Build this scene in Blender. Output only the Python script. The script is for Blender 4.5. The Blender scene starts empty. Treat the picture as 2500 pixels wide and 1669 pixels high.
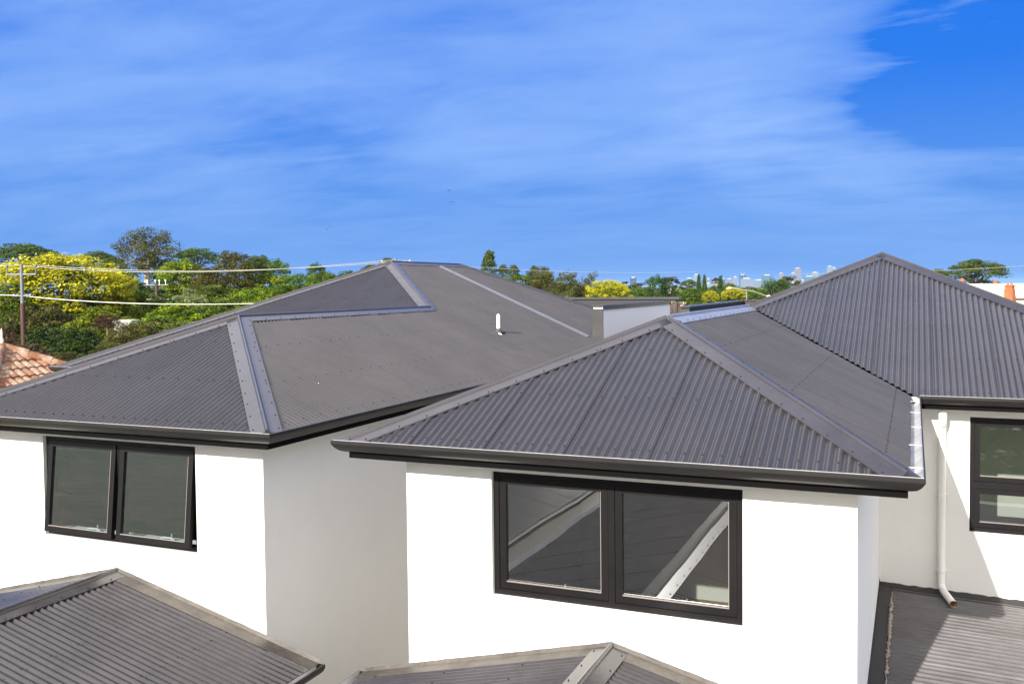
import bpy, math, random
import numpy as np
from mathutils import Vector, Matrix
R_ = math.radians
scene = bpy.context.scene
col = scene.collection

# ------------------------------------------------------------------ camera
ZE = 5.6                      # height of the upper gutters
CAMZ = ZE + 1.4358
F, CX, CY = 2215.3871, 1341.0545, 778.1804
yaw, pit, rol = R_(21.8879), R_(2.0495), R_(-0.5192)
fwd = np.array([-math.sin(yaw)*math.cos(pit), math.cos(yaw)*math.cos(pit), -math.sin(pit)])
rgt = np.array([math.cos(yaw), math.sin(yaw), 0.0]); upv = np.cross(rgt, fwd)
r2 = math.cos(rol)*rgt + math.sin(rol)*upv
u2 = -math.sin(rol)*rgt + math.cos(rol)*upv
CAMP = np.array([0, 0, CAMZ])
cd = bpy.data.cameras.new('camera'); cam = bpy.data.objects.new('camera', cd); col.objects.link(cam)
cam.matrix_world = Matrix(((r2[0], u2[0], -fwd[0], 0), (r2[1], u2[1], -fwd[1], 0), (r2[2], u2[2], -fwd[2], CAMZ), (0, 0, 0, 1)))
cd.sensor_width = 36; cd.sensor_fit = 'HORIZONTAL'; cd.lens = F*36/2500
cd.shift_x = (1250-CX)/2500; cd.shift_y = (CY-834.5)/2500
cd.clip_start = 0.1; cd.clip_end = 90000
scene.camera = cam

# ------------------------------------------------------------------ light
SUN_DIR = Vector((0.164, 0.879, -0.447)).normalized()      # direction the light travels
elev = math.asin(-SUN_DIR.z); az = math.atan2(-SUN_DIR.x, -SUN_DIR.y)   # clockwise from +Y
sl = bpy.data.lights.new('sun', 'SUN'); sl.energy = 4.6; sl.angle = R_(0.5); sl.color = (1, 0.955, 0.88)
so = bpy.data.objects.new('sun', sl); col.objects.link(so)
so.rotation_euler = SUN_DIR.to_track_quat('-Z', 'Y').to_euler()
scene.view_settings.view_transform = 'Standard'; scene.view_settings.look = 'None'
scene.view_settings.gamma = 1; scene.view_settings.exposure = 0.95
scene.view_settings.use_curve_mapping = False

class NT:
    """small node-graph helper"""
    def __init__(s, tree): s.t = tree; s.n = tree.nodes; s.n.clear()
    def __call__(s, kind, *ins, **props):
        n = s.n.new(kind)
        named = props.pop('ins', {})
        for k, v in props.items(): setattr(n, k, v)
        for i, v in list(enumerate(ins)) + list(named.items()):
            if v is None: continue
            if isinstance(v, bpy.types.NodeSocket): s.t.links.new(v, n.inputs[i])
            else: n.inputs[i].default_value = v
        return n
    def math(s, op, a, b=0.0, c=0.0):
        return s('ShaderNodeMath', a, b, c, operation=op).outputs[0]
    def mix(s, fac, a, b, blend='MIX'):
        n = s.n.new('ShaderNodeMix'); n.data_type = 'RGBA'; n.blend_type = blend
        for k, v in ((0, fac), (6, a), (7, b)):
            if isinstance(v, bpy.types.NodeSocket): s.t.links.new(v, n.inputs[k])
            else: n.inputs[k].default_value = v if k == 0 else (tuple(v)+(1,))[:4]
        return n.outputs[2]
    def ramp(s, fac, stops):
        n = s('ShaderNodeValToRGB', fac); e = n.color_ramp.elements
        while len(e) < len(stops): e.new(0.5)
        for el, (p, c) in zip(e, stops):
            el.position = p; el.color = (c, c, c, 1) if isinstance(c, (int, float)) else tuple(c)+(1,)
        return n.outputs[0]

w = bpy.data.worlds.new('World'); scene.world = w; w.use_nodes = True
g = NT(w.node_tree)
sky = g('ShaderNodeTexSky', sky_type='NISHITA', sun_disc=False, sun_elevation=elev, sun_rotation=az,
        altitude=60, air_density=1.0, dust_density=0.35, ozone_density=3.0)
tc = g('ShaderNodeTexCoord').outputs['Generated']
sep = g('ShaderNodeSeparateXYZ', tc)
zc = g.math('ADD', g.math('MAXIMUM', sep.outputs[2], 0.0), 0.10)
pu = g.math('DIVIDE', sep.outputs[0], zc); pv = g.math('DIVIDE', sep.outputs[1], zc)
pl = g('ShaderNodeCombineXYZ', pu, pv, 0.0).outputs[0]
el_ = sep.outputs[2]
# deep polarised blue: the physical sky pulled towards a measured zenith/horizon pair
blue = g.ramp(el_, [(0.0, (0.120, 0.340, 0.870)), (0.08, (0.090, 0.300, 0.860)), (0.22, (0.006, 0.190, 0.880)), (0.35, (0.003, 0.170, 0.86)), (1.0, (0.008, 0.130, 0.62))])
blue = g.mix(1.0, blue, (6.6, 6.6, 6.6), 'MULTIPLY')
hs = g.mix(0.95, sky.outputs[0], blue)
# streaky veil of high cloud
mp = g('ShaderNodeMapping', pl, (3.1, 1.7, 0), (0, 0, R_(35)), (0.44, 0.62, 1))
n1 = g('ShaderNodeTexNoise', mp.outputs[0], None, 1.0, 7.0, 0.56, ins={'Distortion': 0.9})
mp2 = g('ShaderNodeMapping', pl, (1.2, 5.2, 0), (0, 0, R_(25)), (0.9, 1.7, 1))
n2 = g('ShaderNodeTexNoise', mp2.outputs[0], None, 1.6, 7.0, 0.56, ins={'Distortion': 0.7})
cl = g.math('ADD', g.math('MULTIPLY', n1.outputs[0], 0.66), g.math('MULTIPLY', n2.outputs[0], 0.34))
# clearer sky high up towards the right of the view
mp3 = g('ShaderNodeMapping', pl, (7.3, 2.2, 0), (0, 0, R_(52)), (0.8, 1.9, 1))
n3 = g('ShaderNodeTexNoise', mp3.outputs[0], None, 2.0, 5.0, 0.6, ins={'Distortion': 0.4}).outputs[0]
brk = g.ramp(n3, [(0.30, 0.25), (0.68, 1.5)])
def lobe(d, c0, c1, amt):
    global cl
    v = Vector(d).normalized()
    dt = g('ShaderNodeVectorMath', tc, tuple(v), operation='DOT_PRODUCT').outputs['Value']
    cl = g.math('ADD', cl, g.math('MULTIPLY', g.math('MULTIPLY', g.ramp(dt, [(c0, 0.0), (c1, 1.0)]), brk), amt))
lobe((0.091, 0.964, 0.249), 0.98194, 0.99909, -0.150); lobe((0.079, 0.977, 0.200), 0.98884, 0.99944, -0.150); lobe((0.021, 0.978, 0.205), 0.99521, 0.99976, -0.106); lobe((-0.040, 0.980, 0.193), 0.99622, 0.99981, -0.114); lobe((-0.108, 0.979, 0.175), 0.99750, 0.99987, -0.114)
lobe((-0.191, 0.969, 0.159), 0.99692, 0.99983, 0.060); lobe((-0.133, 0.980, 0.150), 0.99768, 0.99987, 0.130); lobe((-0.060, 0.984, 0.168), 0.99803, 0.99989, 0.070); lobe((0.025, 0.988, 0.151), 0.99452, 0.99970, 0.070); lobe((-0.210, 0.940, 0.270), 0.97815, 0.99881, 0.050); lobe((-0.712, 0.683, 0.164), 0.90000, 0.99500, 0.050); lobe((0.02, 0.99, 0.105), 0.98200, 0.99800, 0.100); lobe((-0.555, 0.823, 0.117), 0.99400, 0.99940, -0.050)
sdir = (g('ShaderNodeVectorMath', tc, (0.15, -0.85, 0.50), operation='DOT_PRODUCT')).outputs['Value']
thick = g.ramp(sdir, [(0.20, 0.0), (0.6, 1.0)])  # added bright sky behind the camera, shaped to fill the shaded walls
ldir = (g('ShaderNodeVectorMath', tc, (-0.60, 0.42, 0.68), operation='DOT_PRODUCT')).outputs['Value']     # bright cloud added out of view to light the roof crests by reflection
added_bank = g.ramp(ldir, [(0.885, 0.0), (0.985, 1.0)])
ldir2 = (g('ShaderNodeVectorMath', tc, (-0.35, 0.66, 0.665), operation='DOT_PRODUCT')).outputs['Value']  # second added patch, its reflection brightens the ridge caps
added_bank = g.math('MAXIMUM', added_bank, g.math('MULTIPLY', g.ramp(ldir2, [(0.935, 0.0), (0.985, 1.0)]), 0.8))
veil = g.ramp(cl, [(0.37, 0.0), (0.49, 0.44), (0.60, 0.72), (0.76, 1.0)])
hz = g.ramp(el_, [(0.0, 0.15), (0.07, 0.55), (0.14, 1.0)])
veil = g.math('MULTIPLY', veil, hz)
ccol = g.mix(g.math('MULTIPLY', veil, 0.80), hs, (2.35, 3.85, 7.0))
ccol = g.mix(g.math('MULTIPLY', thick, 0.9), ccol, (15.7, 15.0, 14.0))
ccol = g.mix(g.math('MULTIPLY', added_bank, 0.85), ccol, (13.0, 13.2, 14.5))
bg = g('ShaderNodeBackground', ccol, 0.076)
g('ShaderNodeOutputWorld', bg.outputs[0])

# ------------------------------------------------------------------ pixel helper for far things
def ray(px, py):
    d = (px-CX)/F*r2 - (py-CY)/F*u2 + fwd
    return d/np.linalg.norm(d)
FH = np.array([-math.sin(yaw), math.cos(yaw), 0])
def at(px, py, depth):
    d = ray(px, py); return CAMP + d*(depth/(d@FH))
def ground_z(d):
    if d < 150: return 0.0
    if d < 5000: return -42*(d-150)/4850
    return -42 - 16*min(1, (d-5000)/4000)

# ------------------------------------------------------------------ object helpers
def tag(o, label=None, cat=None, group=None, kind=None):
    if label: o['label'] = label
    if cat: o['category'] = cat
    if group: o['group'] = group
    if kind: o['kind'] = kind
    return o
def empty(name, loc, rz=0, parent=None):
    o = bpy.data.objects.new(name, None); col.objects.link(o); o.location = loc; o.rotation_euler[2] = rz
    o.empty_display_size = .2
    if parent: o.parent = parent
    return o
def link(name, mesh, parent=None, loc=(0, 0, 0)):
    o = bpy.data.objects.new(name, mesh); col.objects.link(o); o.location = loc
    if parent: o.parent = parent
    return o

class MB:
    def __init__(s): s.v = []; s.f = []; s.sm = []; s.mi = {}; s.tint = None
    def add(s, vs, fs, smooth=False):
        b = len(s.v); s.v += [tuple(map(float, p)) for p in vs]
        s.f += [tuple(b+i for i in f) for f in fs]; s.sm += [smooth]*len(fs)
    def box(s, a, b):
        x0, y0, z0 = a; x1, y1, z1 = b
        s.add([(x0,y0,z0),(x1,y0,z0),(x1,y1,z0),(x0,y1,z0),(x0,y0,z1),(x1,y0,z1),(x1,y1,z1),(x0,y1,z1)],
              [(0,3,2,1),(4,5,6,7),(0,1,5,4),(1,2,6,5),(2,3,7,6),(3,0,4,7)])
    def tube(s, pts, rad, n=10, caps=True, smooth=True):
        pts = [Vector(p) for p in pts]; rad = rad if hasattr(rad, '__len__') else [rad]*len(pts)
        vs, fs = [], []; ref = None
        for i, p in enumerate(pts):
            d = (pts[min(i+1, len(pts)-1)]-pts[max(i-1, 0)]).normalized()
            if ref is None: ref = d.orthogonal().normalized()
            ref = (ref - d*ref.dot(d)).normalized(); bi = d.cross(ref)
            for k in range(n):
                a = 2*math.pi*k/n; vs.append(p + (ref*math.cos(a)+bi*math.sin(a))*rad[i])
        for i in range(len(pts)-1):
            for k in range(n): fs.append((i*n+k, i*n+(k+1) % n, (i+1)*n+(k+1) % n, (i+1)*n+k))
        s.add(vs, fs, smooth)
        if caps:
            b = len(vs)-n; s.add(vs[:n], [tuple(range(n-1, -1, -1))]); s.add(vs[b:], [tuple(range(n))])
    def dome(s, p, nrm, r, h):
        nrm = Vector(nrm).normalized(); a = nrm.orthogonal().normalized(); b = nrm.cross(a); p = Vector(p); vs = []
        for k in range(6):
            t = k*math.pi/3; vs.append(p + (a*math.cos(t)+b*math.sin(t))*r)
        vs += [v + nrm*h*.8 - (v-p)*.25 for v in vs[:6]]; vs.append(p+nrm*h)
        fs = [(k, (k+1) % 6, 6+(k+1) % 6, 6+k) for k in range(6)] + [(6+k, 6+(k+1) % 6, 12) for k in range(6)]
        for q in range(len(fs)): s.mi[len(s.f)+q] = 1
        s.add(vs, fs)
    def sweep(s, path, prof, closed_prof=False, smooth=False):
        """extrude a profile of (out, z) along a plan polyline [(x, y, z)], mitred; 'out' is to the right of travel"""
        P = [Vector(p) for p in path]; nrm = []
        for a, b in zip(P, P[1:]):
            d = (b-a); d.z = 0; d.normalize(); nrm.append(Vector((d.y, -d.x, 0)))
        rows = []
        for i, p in enumerate(P):
            n1 = nrm[max(i-1, 0)]; n2 = nrm[min(i, len(nrm)-1)]
            m = (n1+n2)/(1+n1.dot(n2)); rows.append([p + m*o + Vector((0, 0, z)) for o, z in prof])
        k = len(prof); vs = [q for r in rows for q in r]; fs = []
        for i in range(len(P)-1):
            for j in range(k if closed_prof else k-1):
                a, b = i*k+j, i*k+(j+1) % k; fs.append((a, a+k, b+k, b))
        s.add(vs, fs, smooth)
        if closed_prof:
            s.add(rows[0], [tuple(range(k))]); s.add(rows[-1], [tuple(range(k-1, -1, -1))])
    def build(s, name, mat, parent=None, loc=(0, 0, 0), linkit=True):
        m = bpy.data.meshes.new(name); m.from_pydata(s.v, [], s.f); m.polygons.foreach_set('use_smooth', s.sm)
        mats = mat if isinstance(mat, (list, tuple)) else [mat]
        for q in mats: m.materials.append(q)
        if s.mi:
            m.materials.append(M['screw'])
            for q in s.mi: m.polygons[q].material_index = len(mats)
        if s.tint is not None:
            a = m.attributes.new('tint', 'FLOAT', 'FACE'); a.data.foreach_set('value', s.tint)
        m.update()
        if not linkit: return m
        o = link(name, m, parent, loc)
        if parent is not None: o.location = Vector(loc) - Vector(parent_origin(parent))
        return o
def parent_origin(p):
    q = Vector((0, 0, 0))
    while p is not None: q += p.location; p = p.parent
    return q

# ------------------------------------------------------------------ materials
def material(name):
    m = bpy.data.materials.new(name); m.use_nodes = True; return m, NT(m.node_tree)
def simple(name, color, rough=0.5, metal=0.0, var=0.0, scale=3.0, bump=0.0, bscale=40, spec=0.5, streak=None):
    m, g = material(name); c = tuple(color)+(1,)
    co = g('ShaderNodeTexCoord').outputs['Object']; base = c
    if var:
        vec = co
        if streak: vec = g('ShaderNodeMapping', co, None, None, streak).outputs[0]
        n = g('ShaderNodeTexNoise', vec, None, scale, 6.0, 0.6).outputs[0]
        n2 = g('ShaderNodeTexNoise', co, None, scale*7, 4.0, 0.6).outputs[0]
        k = g.math('ADD', g.math('MULTIPLY', n, .7), g.math('MULTIPLY', n2, .3))
        f = g.ramp(k, [(.36, 0.0), (.64, 1.0)])
        lo = tuple(x*(1-var) for x in color); hi = tuple(min(1, x*(1+var)) for x in color)
        base = g.mix(f, lo, hi)
    p = g('ShaderNodeBsdfPrincipled', base, ins={'Roughness': rough, 'Metallic': metal, 'Specular IOR Level': spec})
    if bump:
        nz = g('ShaderNodeTexNoise', co, None, bscale, 4.0, 0.6).outputs[0]
        b = g('ShaderNodeBump', ins={'Strength': bump, 'Distance': .01, 'Height': nz})
        g.t.links.new(b.outputs[0], p.inputs['Normal'])
    g('ShaderNodeOutputMaterial', p.outputs[0]); return m
M = {}
M['steel'] = simple('dark_roof_steel', (.047, .0435, .0465), .23, 0, .12, 1.1, spec=.5)
M['cap'] = simple('roof_cap_steel', (.047, .042, .045), .27, 0, .14, 2.0, spec=.65)
M['sheencap'] = simple('sky_sheen_ridge_steel', (.24, .245, .27), .3, 0, .1, 2.0, spec=.8)  # sky reflection on the right wing ridge put into a paler base colour
M['oldsteel'] = simple('dusty_roof_steel', (.038, .0345, .037), .27, 0, .28, 1.6, spec=.55)
M['screw'] = simple('screw_heads', (.030, .028, .032), .8, spec=.1)
M['dust'] = simple('dusty_flashing', (.070, .060, .051), .55, 0, .45, 3.0, bump=.3)
M['gutter'] = simple('gutter_steel', (.019, .017, .0168), .38, 0, .12, 2.0, spec=.4)
M['lining'] = simple('gutter_lining', (.46, .455, .46), .45, 0, .2, 5.0)
M['strap'] = simple('gutter_strap_white', (.78, .78, .76), .4)
M['fascia'] = simple('fascia_black', (.006, .0055, .0055), .8, spec=.05)
M['soffit'] = simple('soffit_white', (.70, .69, .66), .7)
M['render'] = simple('white_wall_render', (.80, .785, .75), .85, 0, .025, .7, bump=.12, bscale=90)
M['frame'] = simple('black_window_frame', (.0075, .0065, .007), .42, 0, .2, 3.0, spec=.25)
M['bead'] = simple('glazing_bead_light', (.22, .19, .17), .4)
M['pvc'] = simple('white_pvc', (.80, .78, .74), .35, 0, .03, 4.0)
M['pvcin'] = simple('cream_pvc_inside', (.55, .36, .20), .5)
M['rubber'] = simple('pipe_boot', (.05, .05, .05), .6)
M['mortar'] = simple('silicone_mortar', (.30, .25, .21), .8, 0, .4, 14, bump=.4)
M['timber'] = simple('timber_floor', (.30, .14, .055), .45, 0, .25, 3.0, streak=(1, 14, 1))
M['roomw'] = simple('room_white', (.80, .77, .70), .8)
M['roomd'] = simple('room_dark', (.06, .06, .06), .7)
M['zinc'] = simple('pole_galvanised', (.17, .175, .19), .5, .3, .15, 3)
M['polewood'] = simple('pole_rust', (.07, .028, .020), .7, 0, .3, 2, streak=(1, 1, .15))
M['ceramic'] = simple('insulator_white', (.75, .76, .8), .3)
M['wire'] = simple('wire_aluminium', (.36, .345, .28), .35, .4)
M['tan'] = simple('render_cream', (.72, .62, .42), .8, 0, .06, .5)
M['creamroof'] = simple('cream_painted_roof', (.62, .58, .47), .6, 0, .06, .6)
M['orange'] = simple('chimney_terracotta', (.40, .11, .035), .75, 0, .2, 1.6)
M['greyroof'] = simple('grey_tin_roof', (.42, .45, .46), .5, 0, .1, 1)
M['bark'] = simple('bark', (.12, .09, .065), .85, 0, .3, 4, streak=(1, 1, .2))
M['palebark'] = simple('pale_bark', (.40, .34, .27), .8, 0, .3, 3, streak=(1, 1, .25))
M['clad'] = simple('dark_cladding', (.020, .017, .018), .6, 0, .15, 1.0)
M['capping'] = simple('parapet_capping', (.036, .033, .033), .40, 0, .12, 1.5)
M['bird'] = simple('bird_dark', (.03, .03, .035), .7)
M['vent'] = simple('wall_vent_beige', (.55, .50, .42), .6)

def glass_mat(name, refl, tint=(.72, .78, .76), warp=.0007, gloss=(.96, .98, 1)):
    m, g = material(name)
    co = g('ShaderNodeTexCoord').outputs['Object']
    nz = g('ShaderNodeTexNoise', co, None, 2.6, 1.5, 0.4).outputs[0]
    b = g('ShaderNodeBump', ins={'Strength': 1.0, 'Distance': warp, 'Height': nz}).outputs[0]
    gl = g('ShaderNodeBsdfGlossy', tuple(gloss)+(1,), 0.0, ins={'Normal': b})
    tr = g('ShaderNodeBsdfTransparent', tuple(tint)+(1,))
    fr = g('ShaderNodeFresnel', 1.5).outputs[0]
    fac = g.math('MINIMUM', g.math('ADD', g.math('MULTIPLY', fr, 1.6), refl), 1.0)
    df = g('ShaderNodeBsdfDiffuse', (.35, .36, .34, 1))                       # thin film of dust
    dn = g('ShaderNodeTexNoise', co, None, 30, 5.0, .7).outputs[0]
    dirt = g.ramp(dn, [(.5, .006), (.78, .05)])
    a = g('ShaderNodeMixShader', fac, tr.outputs[0], gl.outputs[0])
    a = g('ShaderNodeMixShader', dirt, a.outputs[0], df.outputs[0])
    g('ShaderNodeOutputMaterial', a.outputs[0]); return m
M['glass'] = glass_mat('window_glass', .30)
M['glassblue'] = glass_mat('window_glass_blue', .15, tint=(.62, .76, .80), gloss=(.80, .87, 1))

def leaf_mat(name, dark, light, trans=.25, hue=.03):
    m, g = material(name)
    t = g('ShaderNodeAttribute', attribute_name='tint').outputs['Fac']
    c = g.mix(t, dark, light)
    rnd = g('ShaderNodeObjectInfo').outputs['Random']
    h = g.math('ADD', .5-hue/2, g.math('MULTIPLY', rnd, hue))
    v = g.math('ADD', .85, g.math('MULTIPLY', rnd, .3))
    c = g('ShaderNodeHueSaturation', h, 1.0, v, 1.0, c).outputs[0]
    p = g('ShaderNodeBsdfPrincipled', c, ins={'Roughness': .6, 'Specular IOR Level': .25})
    tl = g('ShaderNodeBsdfTranslucent', c)
    mx = g('ShaderNodeMixShader', trans, p.outputs[0], tl.outputs[0])
    g('ShaderNodeOutputMaterial', mx.outputs[0]); return m
L = {
 'green': leaf_mat('leaves_green', (.018, .044, .003), (.150, .220, .006)),
 'bright': leaf_mat('leaves_bright_green', (.030, .068, .003), (.270, .330, .006)),
 'dark': leaf_mat('leaves_dark_green', (.010, .027, .004), (.062, .112, .007)),
 'olive': leaf_mat('leaves_olive', (.022, .026, .005), (.135, .125, .018)),
 'pine': leaf_mat('leaves_pine', (.016, .038, .010), (.125, .175, .022)),
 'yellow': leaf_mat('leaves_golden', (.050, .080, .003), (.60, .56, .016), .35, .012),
 'pale': leaf_mat('leaves_pale', (.06, .10, .014), (.36, .40, .18), .25, .01),
 'red': leaf_mat('leaves_reddish', (.026, .026, .008), (.15, .065, .045), .2, .02),
 'far': leaf_mat('leaves_far', (.020, .048, .006), (.120, .165, .014)),
 'palm': leaf_mat('leaves_palm', (.04, .055, .006), (.26, .23, .02)),
}

# ------------------------------------------------------------------ ground, sea
def ground_mat():
    m, g = material('ground_suburb')
    co = g('ShaderNodeTexCoord').outputs['Object']
    n = g('ShaderNodeTexNoise', co, None, .02, 6.0, .6).outputs[0]
    n2 = g('ShaderNodeTexNoise', co, None, .35, 5.0, .65).outputs[0]
    a = g.mix(g.ramp(n2, [(.4, 0.0), (.6, 1.0)]), (.055, .085, .02), (.16, .12, .07))
    b = g.mix(g.ramp(n, [(.42, 0.0), (.6, 1.0)]), a, (.045, .075, .015))
    p = g('ShaderNodeBsdfPrincipled', b, ins={'Roughness': .9}); g('ShaderNodeOutputMaterial', p.outputs[0]); return m
mb = MB(); rings = [0, 60, 150, 400, 1000, 2000, 3500, 5000, 7000, 9000, 20000]; NS = 96
mb.v.append((0, 0, 0))
for r in rings[1:]:
    for k in range(NS):
        a = 2*math.pi*k/NS; z = ground_z(r) if r < 20000 else -61; mb.v.append((r*math.cos(a), r*math.sin(a), z))
for k in range(NS): mb.f.append((0, 1+k, 1+(k+1) % NS)); mb.sm.append(True)
for i in range(len(rings)-2):
    for k in range(NS):
        a, b = 1+i*NS+k, 1+i*NS+(k+1) % NS; mb.f.append((a, a+NS, b+NS, b)); mb.sm.append(True)
tag(mb.build('ground', ground_mat()), kind='structure')
mb = MB()
for r in (9100, 19900):
    for k in range(NS): mb.v.append((r*math.cos(2*math.pi*k/NS), r*math.sin(2*math.pi*k/NS), -57.5))
for k in range(NS): mb.f.append((k, k+NS, (k+1) % NS+NS, (k+1) % NS)); mb.sm.append(False)
tag(mb.build('sea', simple('sea_water', (.02, .07, .16), .35)), kind='structure')
mb = MB(); mb.add([(-16, -6, .02), (9, -6, .02), (9, 40, .02), (-16, 40, .02)], [(0, 1, 2, 3)])
tag(mb.build('paving', simple('paving_concrete', (.45, .40, .33), .85, 0, .15, .8)), kind='structure')

# ------------------------------------------------------------------ corrugated sheeting
T = .4375; K = math.sqrt(1+T*T); PITCH = .0762
def corr(mb, O, U, V, u0, u1, rng, k=K, amp=.0135, rows=(), phase=0.0, rs=random.Random(1), lap=.009, screw_r=.009, sub=14, PITCH=PITCH, trap=False):
    """corrugated steel over one roof plane: U along the eave, V up the slope; rng(u) -> run lo, hi"""
    O, U, V = Vector(O), Vector(U), Vector(V); N = U.cross(V)
    if N.z < 0: N = -N
    n = int((u1-u0)/PITCH*sub)+1; prev = None; sheet = PITCH*10
    us = [u0+(u1-u0)*i/n for i in range(n+1)]
    def h(u):
        q = (u+phase)/PITCH; ph = 2*math.pi*q; s = ((u+phase) % sheet)/sheet
        w_ = math.asin(.93*math.cos(ph))/math.asin(.93)          # crest and pan rounded, flanks straight
        if trap:
            f = abs((q % 1)-.5)*2; w_ = 1-2*min(1, max(0, (f-.22)/.26))
        s = ((u+phase-.27*PITCH) % sheet)/sheet; seam = 0.0         # the lapping edge ends just past a crest
        return amp*w_ + lap*s + seam
    vs, fs = [], []; last = None
    for i, u in enumerate(us):
        lo, hi = rng(u)
        if hi-lo < .004: prev = None; last = None; continue
        hh = h(u); pair = [O+U*u+V*(lo*k)+N*hh, O+U*u+V*(hi*k)+N*hh]; sh = int((u+phase-.27*PITCH)//sheet)
        if prev is not None and sh != last[1]:                     # the lapping sheet ends in a small sharp riser
            q0, q1 = last[0]; e0, e1 = q0+(pair[0]-q0)*.35, q1+(pair[1]-q1)*.35
            e0 -= N*((e0-q0).dot(N)); e1 -= N*((e1-q1).dot(N))
            f0, f1 = e0-N*lap*1.25, e1-N*lap*1.25
            b = len(vs); vs += [e0, e1]; fs.append((prev, b, b+1, prev+1))
            vs += [e0, e1, f0, f1]; fs.append((b+2, b+4, b+5, b+3))
            vs += [f0, f1]; prev = b+6
        b = len(vs); vs += pair
        if prev is not None: fs.append((prev, b, b+1, prev+1))
        prev = b; last = (pair, sh)
    mb.add(vs, fs, True)
    for j, (r, st) in enumerate(rows):
        c = math.ceil((u0+phase)/PITCH)
        q = c + (j % 2)
        while True:
            u = q*PITCH-phase
            if u > u1: break
            lo, hi = rng(u)
            if lo+.02 < r < hi-.05: mb.dome(O+U*u+V*(r*k)+N*(h(u)-.001), N, screw_r, .010)
            q += st if st < 3 else (3 if rs.random() < .7 else 4)
def cap_strip(mb, A, B, n1, n2, wid=.165, lift=.020, roll=.024, screws=.32, rs=random.Random(5), ext=0.0):
    """roll-top ridge capping between planes of normals n1, n2"""
    A, B, n1, n2 = Vector(A), Vector(B), Vector(n1), Vector(n2); d = (B-A).normalized()
    A = A - d*ext; B = B + d*ext
    def down(n):
        x = d.cross(n).normalized(); return x if x.z < 0 else -x
    if abs(n1.x-n2.x) < 1e-6 and abs(n1.y-n2.y) < 1e-6: return
    d1, d2 = down(n1), down(n2)
    if d1.dot(d2) > .9999: d2 = -d1
    up = (n1+n2).normalized(); prof = []
    prof += [d1*wid - n1*.010, d1*(wid-.002)+n1*.004, d1*(roll*1.25)+n1*.004]
    for k in range(7):
        a = math.pi*k/6; side = (d1*math.cos(a) + d2*(-math.cos(a))) if False else None
        x = math.cos(a); base = d1*max(x, 0)*roll + d2*max(-x, 0)*roll
        prof.append(base + up*(.006+math.sin(a)*roll))
    prof += [d2*(roll*1.25)+n2*.004, d2*(wid-.002)+n2*.004, d2*wid - n2*.010]
    lf = up*lift; vs = [A+p+lf for p in prof]+[B+p+lf for p in prof]; m = len(prof)
    mb.add(vs, [(i, i+m, i+m+1, i+1) for i in range(m-1)], False)
    mb.add([A+p+lf for p in prof], [tuple(range(m))]); mb.add([B+p+lf for p in prof], [tuple(range(m-1, -1, -1))])
    L_ = (B-A).length; s = .12
    while s < L_-.08:
        for dd, nn in ((d1, n1), (d2, n2)):
            mb.dome(A+d*(s+rs.uniform(-.02, .02))+dd*(wid-.035)+lf+nn*.004, nn, .0085, .009)
        s += screws
def wall_face(mb, x0, x1, z0, z1, y, holes=(), depth=.10):
    """a rendered wall in the plane y, facing -y, with recessed openings"""
    xs = sorted({x0, x1} | {h[0] for h in holes} | {h[1] for h in holes}); zs = sorted({z0, z1} | {h[2] for h in holes} | {h[3] for h in holes})
    for a, b in zip(xs, xs[1:]):
        for c, d in zip(zs, zs[1:]):
            if any(h[0] <= a and b <= h[1] and h[2] <= c and d <= h[3] for h in holes): continue
            mb.add([(a, y, c), (b, y, c), (b, y, d), (a, y, d)], [(0, 1, 2, 3)])
    for a, b, c, d in holes:
        e = y+depth
        mb.add([(a, y, c), (b, y, c), (b, y, d), (a, y, d), (a, e, c), (b, e, c), (b, e, d), (a, e, d)],
               [(0, 4, 5, 1), (1, 5, 6, 2), (2, 6, 7, 3), (3, 7, 4, 0)])

GUT = [(-.118, -.02), (-.118, -.112), (-.090, -.115), (-.062, -.104), (-.036, -.084), (-.016, -.060), (-.004, -.040), (0, -.030), (0, -.002), (-.004, .003), (-.012, .003), (-.014, -.008)]
LIN = [(-.113, -.025), (-.113, -.102), (-.085, -.106), (-.058, -.095), (-.034, -.076), (-.018, -.052), (-.015, -.012), (-.013, .007)]

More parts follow.
